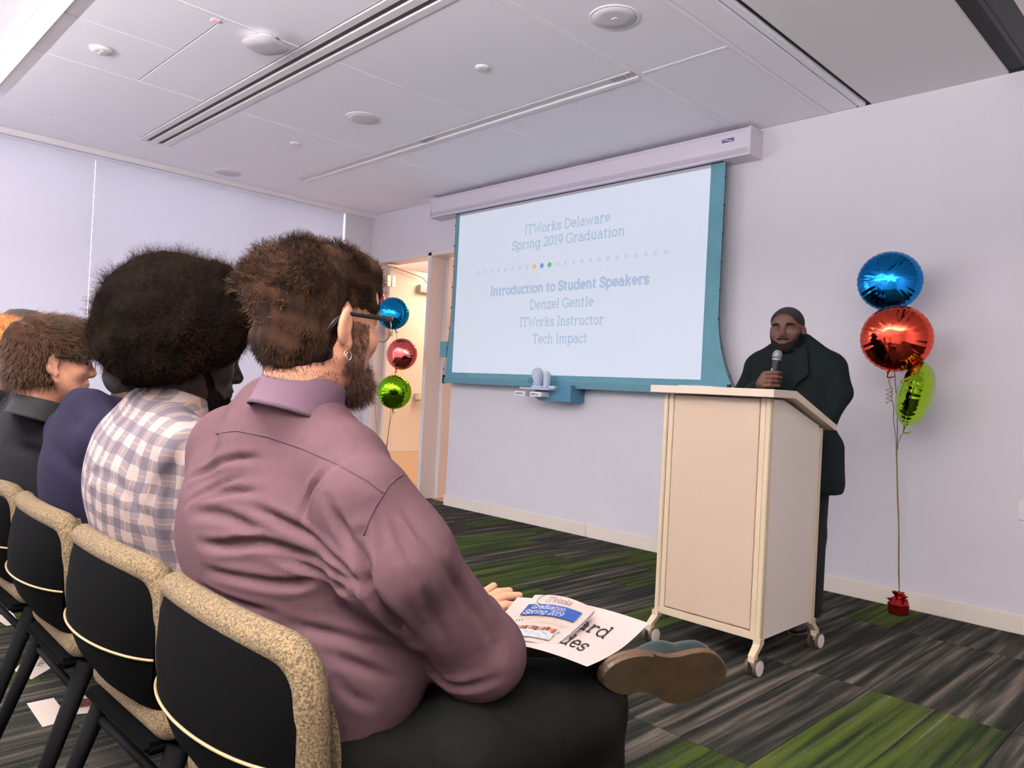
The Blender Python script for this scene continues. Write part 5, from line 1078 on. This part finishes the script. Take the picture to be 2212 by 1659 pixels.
p4, M4 = sitter('man with wavy brown hair and black glasses in a dark grey shirt', at(114, 778, 2.32), -3, -2, (-2.84, .67), 1.01, 1.02, SK_P, M_grey, M_bh, None, dict(thick=.020, nape=-.10, noise=.004, extra=[((0, .045, .09), (.07, .055, .04)), ((.0, .085, .07), (.062, .028, .028))], fringe=-.015),
    (9500, .015, .035, [.1, 1.1, .1], M_bh2), extra_crease=[([(20, 960), (80, 980), (150, 960)], .006, .02)], coat=M_blk)
glasses(p4, M4, MATS['black_acetate'], MATS['black_acetate'])
P, D = sample(HV, HF, 1500, lambda C: (C[:, 1] > .0) & (C[:, 2] < -.05) & (C[:, 2] > -.12), RNG); strands('beard', P, D*.4+np.array([0, 0, -.8]), RNG.uniform(.003, .006, len(P)), mat('light_stubble', (140, 92, 62), .7), p4, seg=3, r=.0003, jit=.3, M=M4)
M_gi = mat('ginger_hair', (214, 142, 70), .5, noise=.4, scale=30, dark=(150, 84, 36), spec=.4)
p5, _ = sitter('person with ginger hair at the left picture edge, behind the man with glasses', at(-12, 762, 2.70), 6, 0, (-3.38, .66), 1.02, .98, SK_P, M_blk, M_gi, None, dict(thick=.016, nape=-.08, noise=.004, extra=[((0, .03, .09), (.075, .07, .035))], fringe=-.01), (4500, .012, .03, [.2, .8, .2], M_gi))
M_dh = mat('dark_brown_crop', (54, 40, 32), .75, noise=.4, scale=90, bump=.4, bscale=200)
p6, _ = sitter('person with short dark cropped hair, farthest of the seated row in view', at(60, 738, 3.05), 0, 0, (-3.68, .70), 1.10, 1.0, SK_D, M_blk, M_dh, None, dict(thick=.012, nape=-.09, noise=.002), (3500, .003, .007, [0, 0, 1], M_dh))
# =================================================== THE SPEAKER
DS = 4.05; H6 = at(1700, 712, DS); M6 = hmat(H6, yaw=193, pitch=-1, roll=2, sc=(1.06, 1.02, 1.0)); x, y = H6[0]-.0, H6[1]+.035; S6 = 1.425
x = at(1718, 712, DS)[0]
M_coat = mat('black_suit_wool', (20, 28, 29), .85, spec=.12, noise=.15, scale=25, bump=.15, bscale=300)
c = SDF((x-.45, y-.40, .62), (x+.48, y+.32, S6+.16), .008)
c.ell((x, y, S6-.17), (.225, .150, .20), .05); c.ell((x, y-.01, 1.10), (.215, .165, .25), .06); c.cone((x-.19, y, S6-.078), (x+.19, y, S6-.078), .080, .080, .04)
for q in (-1, 1): c.cone((x+q*.17, y, S6-.05), (x+q*.04, y+.01, S6+.05), .062, .056, .03)
c.cone((x-.10, y, .98), (x-.10, y, .74), .135, .150, .04); c.cone((x+.10, y, .98), (x+.115, y, .74), .135, .165, .04); c.rbox((x+.01, y, .85), (.24, .155, .16), .08, .05)
hand = at(1660, 820, 3.86); e6 = np.array((x-.30, y-.10, 1.10)); wr6 = hand+(e6-hand)*.22
c.chain([(x-.205, y, S6-.09), (x-.245, y-.0, 1.24), e6, wr6], [.074, .064, .058, .044], .02)
c.chain([(x+.205, y, S6-.085), (x+.240, y+.01, 1.22), (x+.195, y-.02, 1.08), (x+.19, y-.10, .97)], [.076, .066, .052, .045], .02)
c.cut(2, .70, 'above'); V, F = c.mesh(); V = relax(V, F, 2)
V, _ = wrinkle(V, F, [([(1800, 800), (1790, 860), (1800, 910)], .006, .02), ([(1700, 800), (1720, 830)], .004, .015), ([(1640, 790), (1625, 830)], .006, .015)])
bs = SDF((x-.3, y-.2, .9), (x+.3, y+.2, S6+.16), .010); bs.ell((x, y, 1.2), (.16, .11, .22), .03); bs.chain([(x, y+.01, S6-.05), (H6[0], H6[1]+.04, S6+.10)], [.10, .062], .04)
mb = at(1666, 852, 3.84); mt = at(1679, 769, 3.84); ez = (mt-mb)/np.linalg.norm(mt-mb); hc = mb+ez*.075
fv, ff = fist(hc, CAMR[0], CAMR[2], ez, wr6)
l2 = SDF((x+.08, y-.30, .80), (x+.36, y-.02, 1.10), .005); l2.ell((x+.195, y-.135, .93), (.026, .038, .045), .015); l2.cone((x+.19, y-.10, .98), (x+.195, y-.12, .95), .03, .028, .02)
for i in range(4): l2.chain([(x+.195, y-.165+.019*i, .90), (x+.192, y-.168+.018*i, .865), (x+.182, y-.168+.018*i, .84+.004*abs(i-1.5))], [.0105, .010, .0085], .004)
l2.chain([(x+.185, y-.165, .94), (x+.175, y-.185, .91), (x+.168, y-.19, .885)], [.013, .011, .009], .006)
spk = body('person', 'man in a black suit standing behind the lectern and speaking into a microphone', (x, y, 0), [bs.mesh(), (fv, ff), l2.mesh()], skin('skin_brown', (98, 64, 52)), M6)
coat = mk('suit_jacket', V, F, M_coat, spk, smooth=True); eyes(spk, M6)
collar((x, y+.012), S6+.03, .078, mat('black_shirt', (10, 14, 16), .9, spec=.05), spk, tilt=8, hh=.05)
# lapels
for q in (-1, 1):
    P = [(q*.078, -.03, S6+.06), (q*.115, -.09, S6-.02), (q*.15, -.150, S6-.12), (q*.10, -.168, S6-.17), (q*.012, -.178, 1.10), (q*.012, -.176, 1.12), (q*.045, -.150, S6-.10), (q*.062, -.06, S6+.04)]
    V_ = [(x+a, y+b-.006, z) for a, b, z in P]+[(x+a, y+b+.006, z) for a, b, z in P]; n = len(P)
    fixn(mk('lapel', V_, [tuple(range(n)), tuple(range(n, 2*n))[::-1]]+[(i, (i+1) % n, (i+1) % n+n, i+n) for i in range(n)], M_coat, coat))
tr = SDF((x-.35, y-.3, .05), (x+.35, y+.3, 1.0), .009); tr.ell((x, y, .86), (.18, .13, .12), .04)
for q in (-1, 1): tr.chain([(x+q*.10, y, .84), (x+q*.125, y-.01, .48), (x+q*.13, y+.02, .09)], [.115, .088, .070], .02)
VT, FT = tr.mesh(); mk('trousers', relax(VT, FT, 2), FT, mat('black_trousers', (9, 11, 11), .85), spk, smooth=True)
for q in (-1, 1): shoe((x+q*.13, y+.06, 0), (x+q*.16, y-.22, 0), (0, 0, 1), M_shoe, spk)
# close-cropped hair, brows, moustache, beard
VC, FC = cap(.0040, nape=-.07, noise=0, fringe=.011, h=.003, temple=.0); M_cr = mat('cropped_black_hair', (26, 24, 25), .75, noise=.3, scale=160)
h_ = mk('hair', xf(M6, VC), FC, M_cr, spk, smooth=True)
rg = np.random.default_rng(4)
for nm, mask, n, ln in (('eyebrows', lambda C: (C[:, 1] > .055) & (np.abs(np.abs(C[:, 0])-.034) < .017) & (np.abs(C[:, 2]-.0235+.12*np.abs(np.abs(C[:, 0])-.03)) < .0036), 900, .008), ('moustache', lambda C: (C[:, 1] > .075) & (np.abs(C[:, 0]) < .027) & (C[:, 2] < -.0515) & (C[:, 2] > -.0605), 1600, .006),
    ('beard', lambda C: (C[:, 1] > .004) & (C[:, 2] < -.018-.62*np.clip(C[:, 1], 0, .1)) & (C[:, 2] > -.126) & (C[:, 1] > .02-(C[:, 2]+.07)*.8) & ~((np.abs(C[:, 0]) < .022) & (C[:, 1] > .07) & (C[:, 2] > -.082)), 15000, .006)):
    P, D = sample(HV, HF, n, mask, rg)
    if len(P): strands(nm, P-D*.0005, D*.5+np.array([0, 0, -.6]), rg.uniform(ln*.6, ln, n), mat('facial_hair_black', (28, 22, 21), .8), spk, seg=3, r=.0006, jit=.3, M=M6, rg=rg)
mic = thing('microphone', tuple(mb), 'black handheld microphone with a grey mesh head held by the speaker', 'microphone')
Q = Matrix.Translation(Vector(mb))@Vector((0, 0, 1)).rotation_difference(Vector(ez)).to_matrix().to_4x4(); Lm = float(np.linalg.norm(mt-mb))
G().lathe([(.011, -.012), (.0125, -.008), (.0135, .02), (.0165, Lm-.055), (.019, Lm-.030), (.021, Lm-.022)], Q, 24).mk('handle', mat('mic_black', (26, 28, 30), .4), mic, smooth=True)
G().lathe([(.022, Lm-.024), (.0235, Lm-.021), (.0235, Lm-.016), (.022, Lm-.014)], Q, 24).mk('collar_ring', mat('mic_ring', (150, 160, 168), .3, .8), mic, smooth=True)
G().lathe([(.0195, Lm-.016), (.0235, Lm-.004), (.0245, Lm+.006), (.022, Lm+.018), (.015, Lm+.027), (.006, Lm+.031), (.001, Lm+.0315)], Q, 28).mk('mesh_head', mat('mic_mesh', (150, 154, 158), .5, .5, noise=.4, scale=500), mic, smooth=True)
G().tube([Vector(mb+ez*(Lm*.55))-Vector(CAMR[0])*.0158, Vector(mb+ez*(Lm*.68))-Vector(CAMR[0])*.0172], .003, 6).mk('switch', mat('switch_white', (226, 230, 232), .4), mic)
# ------------------------------------------------------------------ tidy: drop helper data
for o in bpy.data.objects:
    if '_org' in o: del o['_org']
